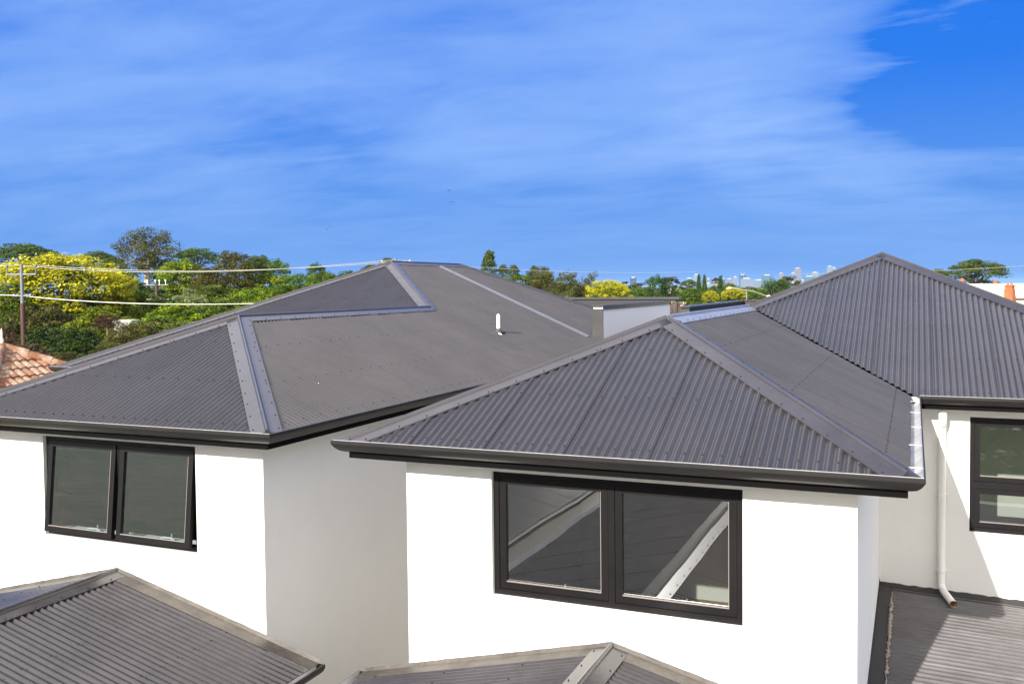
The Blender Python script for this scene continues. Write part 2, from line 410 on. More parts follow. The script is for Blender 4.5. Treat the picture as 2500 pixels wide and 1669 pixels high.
def make_house(name, label, X0, s, yW, yM, ww, wm, yR, ph):
    zr = ZE-.0734; hw, hm = ww/2, wm/2; e = .062; yE = yR+hm
    def P(u, y, z): return (X0+s*u, y, z)
    root = empty(name, P(hm, yM, 0)); tag(root, label, 'house')
    rf = MB(); S = Vector((s, 0, 0)); Yv = Vector((0, 1, 0))
    corr(rf, P(0, yW, zr), S, Vector((0, 1, T))/K, 0, ww, lambda u: (e, min(u, ww-u)-.05), rows=((.22, 2), (1.02, 4), (1.9, 4)), phase=ph)
    def side_hi(y):
        if y < yM+hw: h = min(y-yW, hw)
        else: h = min(y-yM, hm)
        return min(h, yE-y)
    corr(rf, P(0, 0, zr), Yv, Vector((s, 0, T))/K, yW, yE, lambda y: (e, side_hi(y)-.05), rows=((.22, 3), (.95, 4), (1.75, 4), (2.6, 4), (3.4, 4), (4.2, 4)), phase=.03)
    corr(rf, P(ww, 0, zr), Yv, Vector((-s, 0, T))/K, yW, yM+hw, lambda y: (max(.112, y-yM+.075), min(y-yW, hw)-.05), rows=((.3, 2), (1.15, 3), (1.95, 3)), phase=.05, lap=.007)
    corr(rf, P(0, yM, zr), S, Vector((0, 1, T))/K, hw, wm, lambda u: (max(e, ww-u+.045), min(u, wm-u)-.05), rows=((.22, 2), (1.05, 4), (2.0, 4), (2.95, 4), (3.8, 4)), phase=ph+.02)
    # valley-edge fixings on the main front plane
    k0 = math.ceil(hw/PITCH)
    for q in range(int(ww/2/PITCH)):
        u = (k0+q)*PITCH-ph-.02
        if hw+.15 < u < ww: rf.dome(Vector(P(u, yM, zr))+Vector((0, 1, T))*(ww-u+.17)+Vector((0, 0, .0105)), (0, -T, 1), .009, .01)
    corr(rf, P(wm, 0, zr), Yv, Vector((-s, 0, T))/K, yM, yE, lambda y: (e, min(y-yM, hm, yE-y)-.05))
    corr(rf, P(0, yE, zr), S, Vector((0, -1, T))/K, 0, wm, lambda u: (e, min(u, wm-u)-.05))
    roof = rf.build('roof', M['steel'], root)
    # caps
    nF, nB = (0, -T, 1), (0, T, 1); nS, nO = (-s*T, 0, 1), (s*T, 0, 1)
    nF, nB, nS, nO = [Vector(n).normalized() for n in (nF, nB, nS, nO)]
    zw, zm = zr+hw*T, zr+hm*T
    for A, B, a, b, ex in ((P(.135, yW+.135, zr+.135*T), P(hw, yW+hw, zw), nF, nS, .0), (P(ww-.135, yW+.135, zr+.135*T), P(hw, yW+hw, zw), nF, nO, .0),
                       (P(hw, yW+hw-.02, zw), P(hw, yM+hw, zw), nS, nO, .0),
                       (P(hw, yM+hw, zw), P(hm, yM+hm, zm), nF, nS, .02), (P(wm-.135, yM+.135, zr+.135*T), P(hm, yM+hm, zm), nF, nO, .0),
                       (P(hm, yM+hm-.02, zm), P(hm, yR+.02, zm), nS, nO, .0),
                       (P(hm, yR, zm), P(.09, yE-.09, zr+.09*T), nS, nB, .0), (P(hm, yR, zm), P(wm-.09, yE-.09, zr+.09*T), nO, nB, .0)):
        c = MB(); cap_strip(c, A, B, a, b, ext=ex); c.build('ridge_cap', M['sheencap'] if s > 0 and ex == 0 and A[2] == B[2] and abs(A[2]-zw) < .01 else M['cap'], roof)
    # valley tray
    va, vb = Vector(P(hw+.12, yM+hw-.12, zw-.055)), Vector(P(ww-.05, yM+.05, zr-.03))
    tr = MB(); sv = Vector((-s, -1, 0))*.10; wv = Vector((s, 1, 0)).normalized()*.16
    up = Vector((0, 0, .016)); tr.add([va-wv+up, va+wv*0, va+wv+up, vb-wv+up, vb, vb+wv+up], [(0, 1, 4, 3), (1, 2, 5, 4)])
    tr.build('valley_tray', M['fascia'], roof)
    # gutters, fascia, soffit round the eaves
    path = [P(0, yE, ZE), P(0, yW, ZE), P(ww, yW, ZE), P(ww, yM, ZE), P(wm, yM, ZE), P(wm, yE, ZE)]
    path = path if s > 0 else path[::-1]
    gmb = MB(); gmb.sweep([Vector(p) for p in path], [(-o*-1 if False else o, z) for o, z in GUT]); gut = gmb.build('gutter', M['gutter'], root)
    lmb = MB(); lmb.sweep(path, LIN); lmb.build('gutter_lining', M['lining'], gut)
    fm = MB(); fm.sweep(path, [(-.122, -.03), (-.205, -.03), (-.205, -.178), (-.122, -.178)], True); fm.build('fascia', M['fascia'], root)
    sf = MB(); sf.sweep(path, [(-.20, -.165), (-.56, -.165)]); sf.build('soffit', M['soffit'], root)
    return root, roof, gut, P

def window_unit(parent, x0, x1, z0, z1, y, split=.5, open_deg=0.0, vertical=True, rail=None):
    """black aluminium window in the opening; frame mesh > sash, pane, winder"""
    fw, fd = .055, .09; f = MB(); yf = y-.004
    for a, b in (((x0, yf, z0), (x0+fw, yf+fd, z1)), ((x1-fw, yf, z0), (x1, yf+fd, z1)),
                 ((x0+fw, yf, z1-fw), (x1-fw, yf+fd, z1)), ((x0+fw, yf, z0), (x1-fw, yf+fd, z0+fw))): f.box(a, b)
    f.box((x0+.005, yf-.022, z0-.022), (x1-.005, yf+.05, z0-.002))          # sill nose
    f.box((x0+.002, yf-.035, z0-.045), (x1-.002, yf+.03, z0-.025))
    sashes = []
    if vertical:
        xm = x0+(x1-x0)*split; f.box((xm-.03, yf+.002, z0+fw), (xm+.03, yf+fd-.002, z1-fw))
        sashes = [(x0+fw+.004, xm-.034, z0+fw+.004, z1-fw-.004), (xm+.034, x1-fw-.004, z0+fw+.004, z1-fw-.004)]
    else:
        f.box((x0+fw, yf+.002, rail-.045), (x1-fw, yf+fd-.002, rail+.045))
        sashes = [(x0+fw+.004, x1-fw-.004, rail+.049, z1-fw-.004), (x0+fw+.004, x1-fw-.004, z0+fw+.004, rail-.049)]
    fr = f.build('window', M['frame'], parent)
    sl_mb = MB(); sl_mb.box((x0+.01, y+.10, z0+.0), (x1-.01, y+.24, z0+.045)); sl_mb.build('inner_sill', M['roomw'], fr)
    for a, b, c, d in sashes:
        sw = .066; m = MB(); H = d-c; W = b-a
        m.box((0, 0, -H), (sw, .05, 0)); m.box((W-sw, 0, -H), (W, .05, 0)); m.box((sw, 0, -sw), (W-sw, .05, 0)); m.box((sw, 0, -H), (W-sw, .05, -H+sw))
        loc = Vector((a, y+.004 if not open_deg else y-.010, d))
        sh = m.build('sash', M['frame'], fr, loc); sh.rotation_euler[0] = -R_(open_deg)
        q = MB(); q.add([(sw-.002, .022, -H+sw-.002), (W-sw+.002, .022, -H+sw-.002), (W-sw+.002, .022, -sw+.002), (sw-.002, .022, -sw+.002)], [(0, 1, 2, 3)])
        pane = link('pane', q.build('pane', M['glassblue' if open_deg else 'glass'], linkit=False), fr, sh.location); pane.rotation_euler = sh.rotation_euler
        bd = MB(); bd.box((sw, -.003, -H+sw), (W-sw, .012, -H+sw+.009)); bd.box((W-sw-.006, -.002, -H+sw+.009), (W-sw, .010, -sw))
        bo = link('glazing_bead', bd.build('glazing_bead', M['bead'], linkit=False), fr, sh.location); bo.rotation_euler = sh.rotation_euler
        wn = MB(); cx = (a+b)/2; wz = z0+.06 if vertical or d < (z0+z1)/2 else rail+.06
        wn.tube([(cx-.10, y+.12, wz), (cx-.05, y+.115, wz+.02), (cx+.05, y+.115, wz+.02), (cx+.10, y+.12, wz)], .012, 6)
        wn.tube([(cx+.07, y+.12, wz+.02), (cx+.085, y+.10, wz+.07)], .008, 6)
        wn.build('winder', M['strap'], fr)
    return fr
def room(parent, x0, x1, y0, y1, z0, z1, wall, floor, back=None):
    m = MB(); m.add([(x0, y0, z0), (x0, y1, z0), (x0, y1, z1), (x0, y0, z1), (x1, y0, z0), (x1, y1, z0), (x1, y1, z1), (x1, y0, z1)],
                    [(0, 1, 2, 3), (4, 7, 6, 5), (1, 5, 6, 2), (3, 2, 6, 7)])
    m.build('room_wall', wall, parent)
    m = MB(); m.add([(x0, y0, z0+.01), (x1, y0, z0+.01), (x1, y1, z0+.01), (x0, y1, z0+.01)], [(0, 1, 2, 3)]); m.build('room_floor', floor, parent)

def porch(root, xr, zt, xl, xR, y0, y1, side_end, slope=.24):
    """single-storey roof: ridge along y at xr from the wall (y1) towards the street (y0); eaves at xl and xR"""
    k = math.sqrt(1+slope*slope); m = MB()
    for sgn, xe in ((-1, xl), (1, xR)):
        run = abs(xe-xr); O = (xe, 0, zt-run*slope)
        corr(m, O, (0, 1, 0), Vector((-sgn, 0, slope))/k, y0, y1-.17, lambda y: (.04, run-.05), k=k, rows=((.25, 3), (1.05, 3), (1.85, 3)), phase=.02, lap=.007, screw_r=.011)
    pr = m.build('porch_roof', M['oldsteel'], root)
    nL, nR = Vector((-slope, 0, 1)).normalized(), Vector((slope, 0, 1)).normalized()
    c = MB(); cap_strip(c, (xr, y0, zt), (xr, y1-.03, zt), nL, nR, wid=.17, roll=.028, lift=.02); c.build('ridge_cap', M['oldsteel'], pr)
    # apron flashing dressed against the wall above
    for sgn, xe in ((-1, xl), (1, xR)):
        fl = MB(); rs = random.Random(int(xe*100)); run = abs(xe-xr); n = 40; vs = []; fs = []
        for i in range(n+1):
            d = run*i/n; x = xr+sgn*d; z = zt-d*slope; j = rs.uniform(-.003, .003)
            vs += [(x, y1-.19, z+.018), (x, y1-.03, z+.024), (x, y1-.012+j*.3, z+.045+j), (x, y1-.004, z+.055+j)]
            if i: b = i*4; fs += [(b-4+q, b+q, b+q+1, b-3+q) for q in range(3)]
        fl.add(vs, fs); fl.build('wall_flashing', M['dust'], pr)
    for sgn, xe in ((-1, xl), (1, xR)):
        z = zt-abs(xe-xr)*slope+.02
        p = [(xe+sgn*.07, y1-.02, z), (xe+sgn*.07, y0, z)]
        if sgn < 0: pass
        else: p = p[::-1]
        q = MB(); q.sweep(p, GUT); go = q.build('gutter', M['gutter'], pr)
        q = MB(); q.sweep(p, LIN); q.build('gutter_lining', M['lining'], go)
        q = MB(); yb = y1-.02
        q.add([(xe+sgn*.07, yb, z), (xe-sgn*.05, yb, z), (xe-sgn*.05, yb, z-.115), (xe-sgn*.02, yb, z-.115), (xe+sgn*.03, yb, z-.085), (xe+sgn*.07, yb, z-.03)], [(0, 1, 2, 3, 4, 5)])
        q.build('gutter_end', M['gutter'], go)
    return pr

# ---------------------------------------------------------------- left townhouse
yA = 7.23; XA1 = -5.8905
hA, roofA, gutA, PA = make_house('townhouse', 'left white townhouse with two awning windows propped open under its dark hip roof', XA1, -1, yA, 12.427, 5.1224, 9.3864, 20.35, .0)
wxA0, wxA1, wyA = -10.50, -6.39, yA+.5
WA = (-9.628, -7.306, 4.13, 5.316)
mb = MB(); wall_face(mb, wxA0, wxA1, 0, 5.437, wyA, [WA])
mb.add([(wxA1, wyA, 0), (wxA1, 24.3, 0), (wxA1, 24.3, 5.437), (wxA1, wyA, 5.437)], [(0, 1, 2, 3)])
mb.add([(wxA0, wyA, 0), (wxA0, 12.95, 0), (wxA0, 12.95, 5.437), (wxA0, wyA, 5.437)], [(0, 3, 2, 1)])
mb.add([(wxA0, 12.95, 0), (-14.77, 12.95, 0), (-14.77, 12.95, 5.437), (wxA0, 12.95, 5.437)], [(0, 1, 2, 3)])
mb.add([(-14.77, 12.95, 0), (-14.77, 24.3, 0), (-14.77, 24.3, 5.437), (-14.77, 12.95, 5.437)], [(0, 1, 2, 3)])
mb.build('wall', M['render'], hA)
window_unit(hA, *WA, wyA+.05, split=.497, open_deg=5.6)
room(hA, -10.3, -6.5, wyA+.16, 12.2, 2.75, 5.42, M['roomd'], M['timber'])
porch(hA, -8.482, 3.80, -11.34, -5.70, -2.2, wyA, 1)
mb = MB(); mb.add([(-11.1, -2.0, 0), (-5.95, -2.0, 0), (-5.95, -2.0, 3.15), (-8.482, -2.0, 3.74), (-11.1, -2.0, 3.15)], [(0, 1, 2, 3, 4)])
mb.add([(-5.95, -2.0, 0), (-5.95, 7.70, 0), (-5.95, 7.70, 3.12), (-5.95, -2.0, 3.12)], [(0, 1, 2, 3)])
mb.add([(-11.1, -2.0, 0), (-11.1, 7.72, 0), (-11.1, 7.72, 3.12), (-11.1, -2.0, 3.12)], [(3, 2, 1, 0)])
mb.build('garage_wall', M['render'], hA)
mb = MB(); cz = [(-6.735, 5.90), (-10.45, 7.50)]
for (a, za), (b, zb) in (((-6.74, ZE-.0734+.85*T), (-10.45, ZE-.0734+4.56*T)),):
    y = 19.12; n = Vector((T, 0, 1)).normalized()
    pr = [(-.12, .010), (-.115, .016), (-.06, .024), (-.02, .028), (.02, .028), (.06, .024), (.115, .016), (.12, .010)]
    vs = [Vector((a, y+o, za))+n*h for o, h in pr]+[Vector((b, y+o, zb))+n*h for o, h in pr]
    mb.add(vs, [(i, i+1, i+9, i+8) for i in range(7)]+[tuple(range(7, -1, -1))])
    for k in range(7):
        q = (k+.5)/7; mb.dome(Vector((a+(b-a)*q, y+.08, za+(zb-za)*q))+n*.03, n, .012, .012)
mb.build('roof_strip', simple('pale_flashing', (.17, .17, .185), .4, 0, .1, 3), roofA)
vp = MB(); bx, by, bz = -7.357, 15.702, 6.168
vp.tube([(bx, by, bz-.05), (bx, by, bz+.29), (bx, by, bz+.33), (bx, by, bz+.35)], [.036, .036, .030, .012], 14)
vpo = vp.build('vent_pipe', M['pvc'], roofA)
vp = MB(); n = Vector((T, 0, 1)).normalized()
vp.tube([Vector((bx, by, bz+.005)), Vector((bx, by, bz+.05)), Vector((bx, by, bz+.075))], [.085, .055, .040], 14)
vp.box((bx-.12, by-.10, bz-.028), (bx+.10, by+.09, bz+.012)); vp.build('pipe_boot', M['rubber'], vpo)
vp = MB(); vp.tube([(bx-.12, by-.09, bz+.028), (bx-.07, by-.115, bz+.02)], .012, 6); vp.build('sealant', M['pvc'], vpo); vp = MB(); vp.tube([(bx+.06, by-.13, bz-.015), (bx+.12, by-.11, bz-.035)], .013, 6); vp.build('sealant', M['pvc'], vpo)
# small vent grille low on the side wall
mb = MB(); vy, vz = 11.05, 2.98
mb.box((wxA1+.001, vy-.14, vz-.12), (wxA1+.02, vy+.14, vz+.12))
for k in range(6): mb.box((wxA1+.02, vy-.12, vz-.10+k*.035), (wxA1+.028, vy+.12, vz-.085+k*.035))
mb.build('wall_vent', M['vent'], hA)

# ---------------------------------------------------------------- right townhouse
yB = 7.1449; XB0 = -5.11; XB1 = .09; yC = 12.43
hB, roofB, gutB, PB = make_house('townhouse', 'right white townhouse with closed reflecting windows, white downpipe and tall rear roof', XB0, 1, yB, yC, 5.2, 9.1872, 21.0, .0)
wxB0, wxB1, wyB, wyC = -4.59, -.412, yB+.5, yC+.5
WB = (-3.674, -1.33, 4.135, 5.31); WC = (.688, 2.35, 3.787, 5.292)
mb = MB(); wall_face(mb, wxB0, wxB1, 0, 5.437, wyB, [WB]); wall_face(mb, wxB1, 3.56, 0, 5.437, wyC, [WC])
mb.add([(wxB1, wyB, 0), (wxB1, wyC, 0), (wxB1, wyC, 5.437), (wxB1, wyB, 5.437)], [(0, 1, 2, 3)])
mb.add([(wxB0, wyB, 0), (wxB0, 25, 0), (wxB0, 25, 5.437), (wxB0, wyB, 5.437)], [(3, 2, 1, 0)])
mb.add([(3.56, wyC, 0), (3.56, 25, 0), (3.56, 25, 5.437), (3.56, wyC, 5.437)], [(0, 1, 2, 3)])
mb.build('wall', M['render'], hB)
window_unit(hB, *WB, wyB+.05, split=.497)
window_unit(hB, *WC, wyC+.05, vertical=False, rail=4.40)
room(hB, -4.4, -.5, wyB+.16, 12.1, 2.75, 5.42, M['roomw'], M['timber'])
room(hB, .4, 3.4, wyC+.16, 14.9, 2.95, 5.42, M['roomw'], M['timber'])
porch(hB, -2.494, 3.80, -5.10, .10, -2.2, wyB, -1)
mb = MB(); mb.add([(-4.85, -2.0, 0), (-.13, -2.0, 0), (-.13, -2.0, 3.2), (-2.494, -2.0, 3.74), (-4.85, -2.0, 3.2)], [(0, 1, 2, 3, 4)])
mb.add([(-.13, -2.0, 0), (-.13, 7.62, 0), (-.13, 7.62, 3.15), (-.13, -2.0, 3.15)], [(0, 1, 2, 3)])
mb.add([(-4.85, -2.0, 0), (-4.85, 7.62, 0), (-4.85, 7.62, 3.15), (-4.85, -2.0, 3.15)], [(3, 2, 1, 0)])
mb.build('garage_wall', M['render'], hB)
# gutter straps over the bright open gutter on the right-hand eave
for y in (7.62, 8.7, 9.8, 10.9, 11.9):
    q = MB(); q.box((XB1-.122, y-.008, ZE-.012), (XB1-.008, y+.008, ZE-.006)); q.build('gutter_strap', M['lining'], gutB)
# low side roof between the front wing and the rear wing
sl_ = .034; k2 = math.sqrt(1+sl_*sl_); X1 = 3.4
m = MB(); corr(m, (X1, 0, 2.955-sl_*(X1-wxB1)), (0, 1, 0), Vector((-1, 0, sl_))/k2, 7.4, wyC-.10, lambda y: (0, X1-wxB1-.17), k=k2,
               rows=((X1-.45, 1), (X1-1.35, 1), (X1-2.3, 1)), phase=.01, lap=.006, screw_r=.010, amp=.017, PITCH=.116, trap=True)
lr = m.build('side_roof', simple('dusty_side_roof', (.086, .079, .080), .34, 0, .3, 1.2, spec=.5), hB)
q = MB(); q.add([(wxB1+.004, 7.4, 3.05), (wxB1+.004, wyC, 3.05), (wxB1+.012, 7.4, 2.985), (wxB1+.012, wyC, 2.985), (wxB1+.15, 7.4, 2.966), (wxB1+.15, wyC, 2.966), (wxB1+.185, 7.4, 2.952), (wxB1+.185, wyC, 2.952)],
               [(0, 2, 3, 1), (2, 4, 5, 3), (4, 6, 7, 5)]); q.build('wall_flashing', M['clad'], lr)
q = MB(); rs = random.Random(3); n = 60; vs = []; fs = []
for i in range(n+1):
    x = wxB1+(X1-wxB1)*i/n; z = 2.955-sl_*(x-wxB1); j = rs.uniform(-.008, .008)
    vs += [(x, wyC-.16, z+.010), (x, wyC-.05, z+.016), (x, wyC-.012, z+.05+j), (x, wyC-.003, z+.06+j)]
    if i: b = i*4; fs += [(b-4+t, b+t, b+t+1, b-3+t) for t in range(3)]
q.add(vs, fs); q.build('wall_flashing', M['clad'], lr)
q = MB(); rs = random.Random(8); y = 7.5; pp = []; rr_ = []      # lumpy sealant bead along the sheet ends
while y < wyC-.3:
    fat = rs.random() < .6
    pp += [(wxB1+.165+rs.uniform(-.012, .012), y, 2.968), (wxB1+.168, y+.038, 2.978 if fat else 2.965)]; rr_ += [.006, rs.uniform(.024, .038) if fat else .010]
    y += .116
q.tube(pp, rr_, 7)
q.build('sealant', M['mortar'], lr)
# downpipe
dx, dy, rr = .356, wyC-.07, .046
dp = MB(); pts = [(dx, dy-.16, 5.455), (dx, dy-.16, 5.33), (dx, dy-.135, 5.26), (dx, dy-.05, 5.14), (dx, dy, 5.06), (dx, dy, 3.10), (dx+.004, dy-.02, 3.06), (dx+.020, dy-.09, 3.025)]
dp.tube(pts, rr, 18, caps=False); end = (dx+.128, dy-.52, 3.0); dp.tube([pts[-1], end], rr, 18, caps=False)
dpo = dp.build('downpipe', M['pvc'], hB)
dp = MB(); dp.tube([(dx, dy-.16, 5.45), (dx, dy-.16, 5.30)], rr+.006, 18); dp.tube([(dx, dy-.16, 5.30), (dx, dy-.145, 5.255), (dx, dy-.115, 5.21)], [rr+.006]*2+[rr+.003], 18); dp.build('pipe_socket', M['pvc'], dpo)
dp = MB(); dp.tube([(dx+.020, dy-.09, 3.025), end], rr-.005, 18, caps=False); dp.build('pipe_inside', M['pvcin'], dpo)
for z in (4.257, 3.25):
    q = MB(); q.tube([(dx, dy, z-.015), (dx, dy, z+.015)], rr+.004, 18); q.box((dx-.075, dy+.03, z-.013), (dx-.045, dy+.069, z+.013)); q.box((dx+.045, dy+.03, z-.013), (dx+.075, dy+.069, z+.013)); q.build('pipe_bracket', M['pvc'], dpo)

# ---------------------------------------------------------------- party-wall parapets behind the ridges
p1 = empty('parapet_wall', (-6.61, 22.4, 5.0)); tag(p1, 'white sided parapet wall with dark metal capping, rising beyond the vent pipe', 'parapet wall')
mb = MB(); mb.box((-6.72, 19.415, 5.3), (-6.50, 25.5, 6.56)); mb.build('wall', simple('white_cladding', (.9, .9, .9), .6), p1)
mb = MB(); mb.box((-6.74, 19.39, 5.4), (-6.485, 19.413, 6.52)); mb.build('end_cover', M['capping'], p1)
mb = MB(); mb.box((-6.75, 19.38, 6.565), (-6.475, 25.6, 6.60)); mb.box((-6.476, 19.40, 6.50), (-6.470, 25.6, 6.564)); mb.build('capping', M['capping'], p1)
def stone_mat():
    m, g = material('stone_facing'); co = g('ShaderNodeTexCoord').outputs['Object']
    v = g('ShaderNodeTexVoronoi', co, None, 4.5); e = g('ShaderNodeTexVoronoi', co, None, 4.5, feature='DISTANCE_TO_EDGE')
    c = g.mix(g('ShaderNodeSeparateColor', v.outputs['Color']).outputs[0], (.32, .20, .13), (.55, .42, .30))
    c = g.mix(g.ramp(e.outputs['Distance'], [(.02, 0.0), (.07, 1.0)]), (.22, .17, .13), c)
    p = g('ShaderNodeBsdfPrincipled', c, ins={'Roughness': .85}); b = g('ShaderNodeBump', ins={'Strength': .8, 'Distance': .03, 'Height': e.outputs['Distance']})
    g.t.links.new(b.outputs[0], p.inputs['Normal']); g('ShaderNodeOutputMaterial', p.outputs[0]); return m
M['stone'] = stone_mat()
mb = MB(); mb.box((-6.76, 25.5, 3), (-6.44, 26.1, 6.56)); mb.build('stone_end', M['stone'], p1)
p3 = empty('parapet_wall', (-10, 26, 5)); tag(p3, 'long dark roof parapet behind the white sided parapet wall', 'parapet wall')
mb = MB(); mb.box((-11.2, 26.2, 4.5), (-6.5, 26.4, 6.62)); mb.build('wall', M['clad'], p3)
mb = MB(); mb.box((-11.25, 26.15, 6.625), (-6.4, 26.45, 6.69)); mb.build('capping', M['capping'], p3)
p2 = empty('parapet_wall', (-4.6, 22.4, 5.0)); tag(p2, 'black clad parapet wall with pale capping behind the right ridge', 'parapet wall')
mb = MB(); mb.box((-4.72, 19.41, 5.3), (-4.52, 26.2, 6.54)); mb.build('wall', M['clad'], p2)
mb = MB(); mb.box((-4.745, 19.385, 5.4), (-4.51, 19.408, 6.50)); mb.build('end_cover', M['capping'], p2)
mb = MB(); mb.box((-4.76, 19.375, 6.545), (-4.50, 26.25, 6.58)); mb.build('capping', M['cap'], p2)
mb = MB(); mb.box((-4.515, 26.2, 5.0), (-1.2, 26.4, 6.56)); mb.build('return_wall', M['capping'], p2)
mb = MB(); mb.box((-4.5, 26.16, 6.565), (-1.2, 26.44, 6.60)); mb.build('return_capping', M['cap'], p2)
qd = empty('stone_pier', (-6.37, 26.65, 3)); tag(qd, 'slim pink stone pier with brick courses between the two parapet walls', 'pier')
mb = MB(); mb.box((-6.60, 26.5, 3), (-6.36, 26.8, 6.47)); mb.build('shaft', simple('pink_stone', (.60, .38, .28), .8, 0, .25, 5), qd)
mb = MB(); mb.box((-6.63, 26.47, 6.475), (-6.33, 26.83, 6.53)); mb.build('pier_cap', M['tan'], qd)
mb = MB()
for k in range(5): mb.box((-6.61, 26.485, 5.75+k*.085), (-6.355, 26.499, 5.79+k*.085))
mb.build('brick_course', M['orange'], qd)


# ================================================================ vegetation
rng = np.random.default_rng(11)
def crown_mesh(name, mat, seed, nclump, nleaf, leaf, shape, clump_r=.2, flat=1.0, top_tint=0.0, hollow=.55):
    """unit crown: leaf-sized faces in uneven clumps spread through a volume 1 wide, 1 high (z 0..1)"""
    r = np.random.default_rng(seed); C = []
    while len(C) < nclump:
        p = r.uniform(-1, 1, 3)
        if shape == 'round':
            q = np.linalg.norm(p)
            if not (hollow < q < 1): continue
        elif shape == 'dome':                     # flat below, rounded above
            p[2] = abs(p[2])*1.0; q = np.linalg.norm(p)
            if not (hollow < q < 1): continue
            p[2] = p[2]*2-1
        elif shape == 'umbrella':
            q = math.hypot(p[0], p[1])
            if q > 1: continue
            p[2] = 2*(.42+.5*math.sqrt(1-q*q)*r.uniform(.75, 1.05))-1 if r.random() < .75 else r.uniform(-.6, .3)
        elif shape == 'column':
            zz = r.uniform(0, 1); w_ = (1-zz**2.2)*.9+.1; a = r.uniform(0, 6.283); p = np.array([math.cos(a)*w_*.8, math.sin(a)*w_*.8, zz*2-1])
        elif shape == 'cone':
            zz = r.uniform(0, 1); w_ = (1-zz)**.8*(.8+.4*r.random())+.08; a = r.uniform(0, 6.283); p = np.array([math.cos(a)*w_*.8, math.sin(a)*w_*.8, zz*2-1])
        elif shape == 'open':                     # separate puffs with sky between them
            q = np.linalg.norm(p)
            if not (.45 < q < 1) or any(np.linalg.norm(p-c) < .34 for c in C): 
                if r.random() > .02: continue
        C.append(p)
    C = np.array(C); allv = []; tint = []
    for c in C:
        n = int(nleaf*r.uniform(.6, 1.4)); cr = clump_r*r.uniform(.65, 1.35)
        d = r.normal(size=(n, 3)); d /= np.linalg.norm(d, axis=1)[:, None]
        rad = r.uniform(.35, 1.0, n)**.5
        pos = c + d*rad[:, None]*cr*np.array([1.15, 1.15, flat])
        nor = d*.7 + r.normal(size=(n, 3))*.55 + np.array([0, 0, .35]); nor /= np.linalg.norm(nor, axis=1)[:, None]
        t1 = np.cross(nor, r.normal(size=(n, 3))); t1 /= np.linalg.norm(t1, axis=1)[:, None]; t2 = np.cross(nor, t1)
        s = leaf*1.9*r.uniform(.6, 1.35, n)[:, None]
        v = np.stack([pos-t1*s*1.25, pos+t2*s*.62+nor*s*.15, pos+t1*s*1.25, pos-t2*s*.62+nor*s*.15], 1)
        allv.append(v)
        base = r.uniform(.15, .8)
        tt = base + r.uniform(-.22, .22, n)*(.5 if top_tint else 1)
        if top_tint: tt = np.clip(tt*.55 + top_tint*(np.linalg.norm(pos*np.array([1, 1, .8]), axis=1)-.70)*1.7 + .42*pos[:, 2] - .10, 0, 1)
        tint.append(np.clip(tt, 0, 1))
    v = np.concatenate(allv).reshape(-1, 3)*np.array([.5, .5, .5])+np.array([0, 0, .5]); n = len(v)//4
    m = bpy.data.meshes.new(name); m.from_pydata(v.tolist(), [], np.arange(n*4).reshape(-1, 4).tolist())
    a = m.attributes.new('tint', 'FLOAT', 'FACE'); a.data.foreach_set('value', np.concatenate(tint).astype(np.float32))
    m.materials.append(mat); return m, C
def limb_mesh(name, mat, C, nl, seed, r0=.035, fork=.15):
    """tapered trunk (z -1..0 below the crown, stretched per tree) with limbs reaching clumps"""
    r = np.random.default_rng(seed); mb = MB(); pick = r.choice(len(C), min(nl, len(C)), replace=False)
    mb.tube([(0, 0, -1.0), (.01, .0, -.5), (0, .01, fork-.1), (0, 0, fork+.1)], [r0*1.5, r0*1.15, r0, r0*.7], 7)
    for i in pick:
        e = C[i]*.5*.92+np.array([0, 0, .5]); s = np.array([0, 0, fork+r.uniform(-.1, .1)]); mid = s*.45+e*.55+np.array([0, 0, -.05])+r.normal(size=3)*.03
        mb.tube([s, mid, e], [r0*.6, r0*.38, r0*.12], 5)
    return mb.build(name, mat, linkit=False)
PROTO = {}
def proto(kind, mat, seed, bark, nl=10, **kw):
    cm, C = crown_mesh('crown', mat, seed, **kw); PROTO[kind] = (cm, limb_mesh('trunk', bark, C, nl, seed))
proto('round', L['green'], 1, M['bark'], nclump=130, nleaf=62, leaf=.021, shape='round', clump_r=.19, flat=.85)
proto('roundB', L['bright'], 2, M['bark'], nclump=140, nleaf=58, leaf=.020, shape='round', clump_r=.18, flat=.8)
proto('darkround', L['dark'], 3, M['bark'], nclump=130, nleaf=60, leaf=.020, shape='round', clump_r=.18, flat=.9)
proto('dome', L['olive'], 4, M['palebark'], nclump=210, nleaf=70, leaf=.016, shape='dome', clump_r=.17, flat=.85, hollow=.3)
proto('gum', L['olive'], 5, M['palebark'], nl=16, nclump=44, nleaf=190, leaf=.016, shape='open', clump_r=.27, flat=.85)
proto('umbrella', L['pine'], 6, M['bark'], nl=16, nclump=95, nleaf=110, leaf=.016, shape='umbrella', clump_r=.24, flat=.5)
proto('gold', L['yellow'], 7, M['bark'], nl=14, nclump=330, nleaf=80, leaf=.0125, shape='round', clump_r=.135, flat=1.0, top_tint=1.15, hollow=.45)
proto('cypress', L['dark'], 8, M['bark'], nclump=120, nleaf=50, leaf=.030, shape='column', clump_r=.30, flat=.30)
proto('poplar', L['pine'], 9, M['bark'], nclump=80, nleaf=60, leaf=.030, shape='cone', clump_r=.32, flat=.35)
proto('bush', L['green'], 10, M['bark'], nclump=150, nleaf=60, leaf=.020, shape='dome', clump_r=.17, flat=.9)
proto('bushB', L['bright'], 12, M['bark'], nclump=160, nleaf=60, leaf=.019, shape='dome', clump_r=.16, flat=.9)
proto('bushD', L['dark'], 13, M['bark'], nclump=140, nleaf=60, leaf=.021, shape='dome', clump_r=.17, flat=.9)
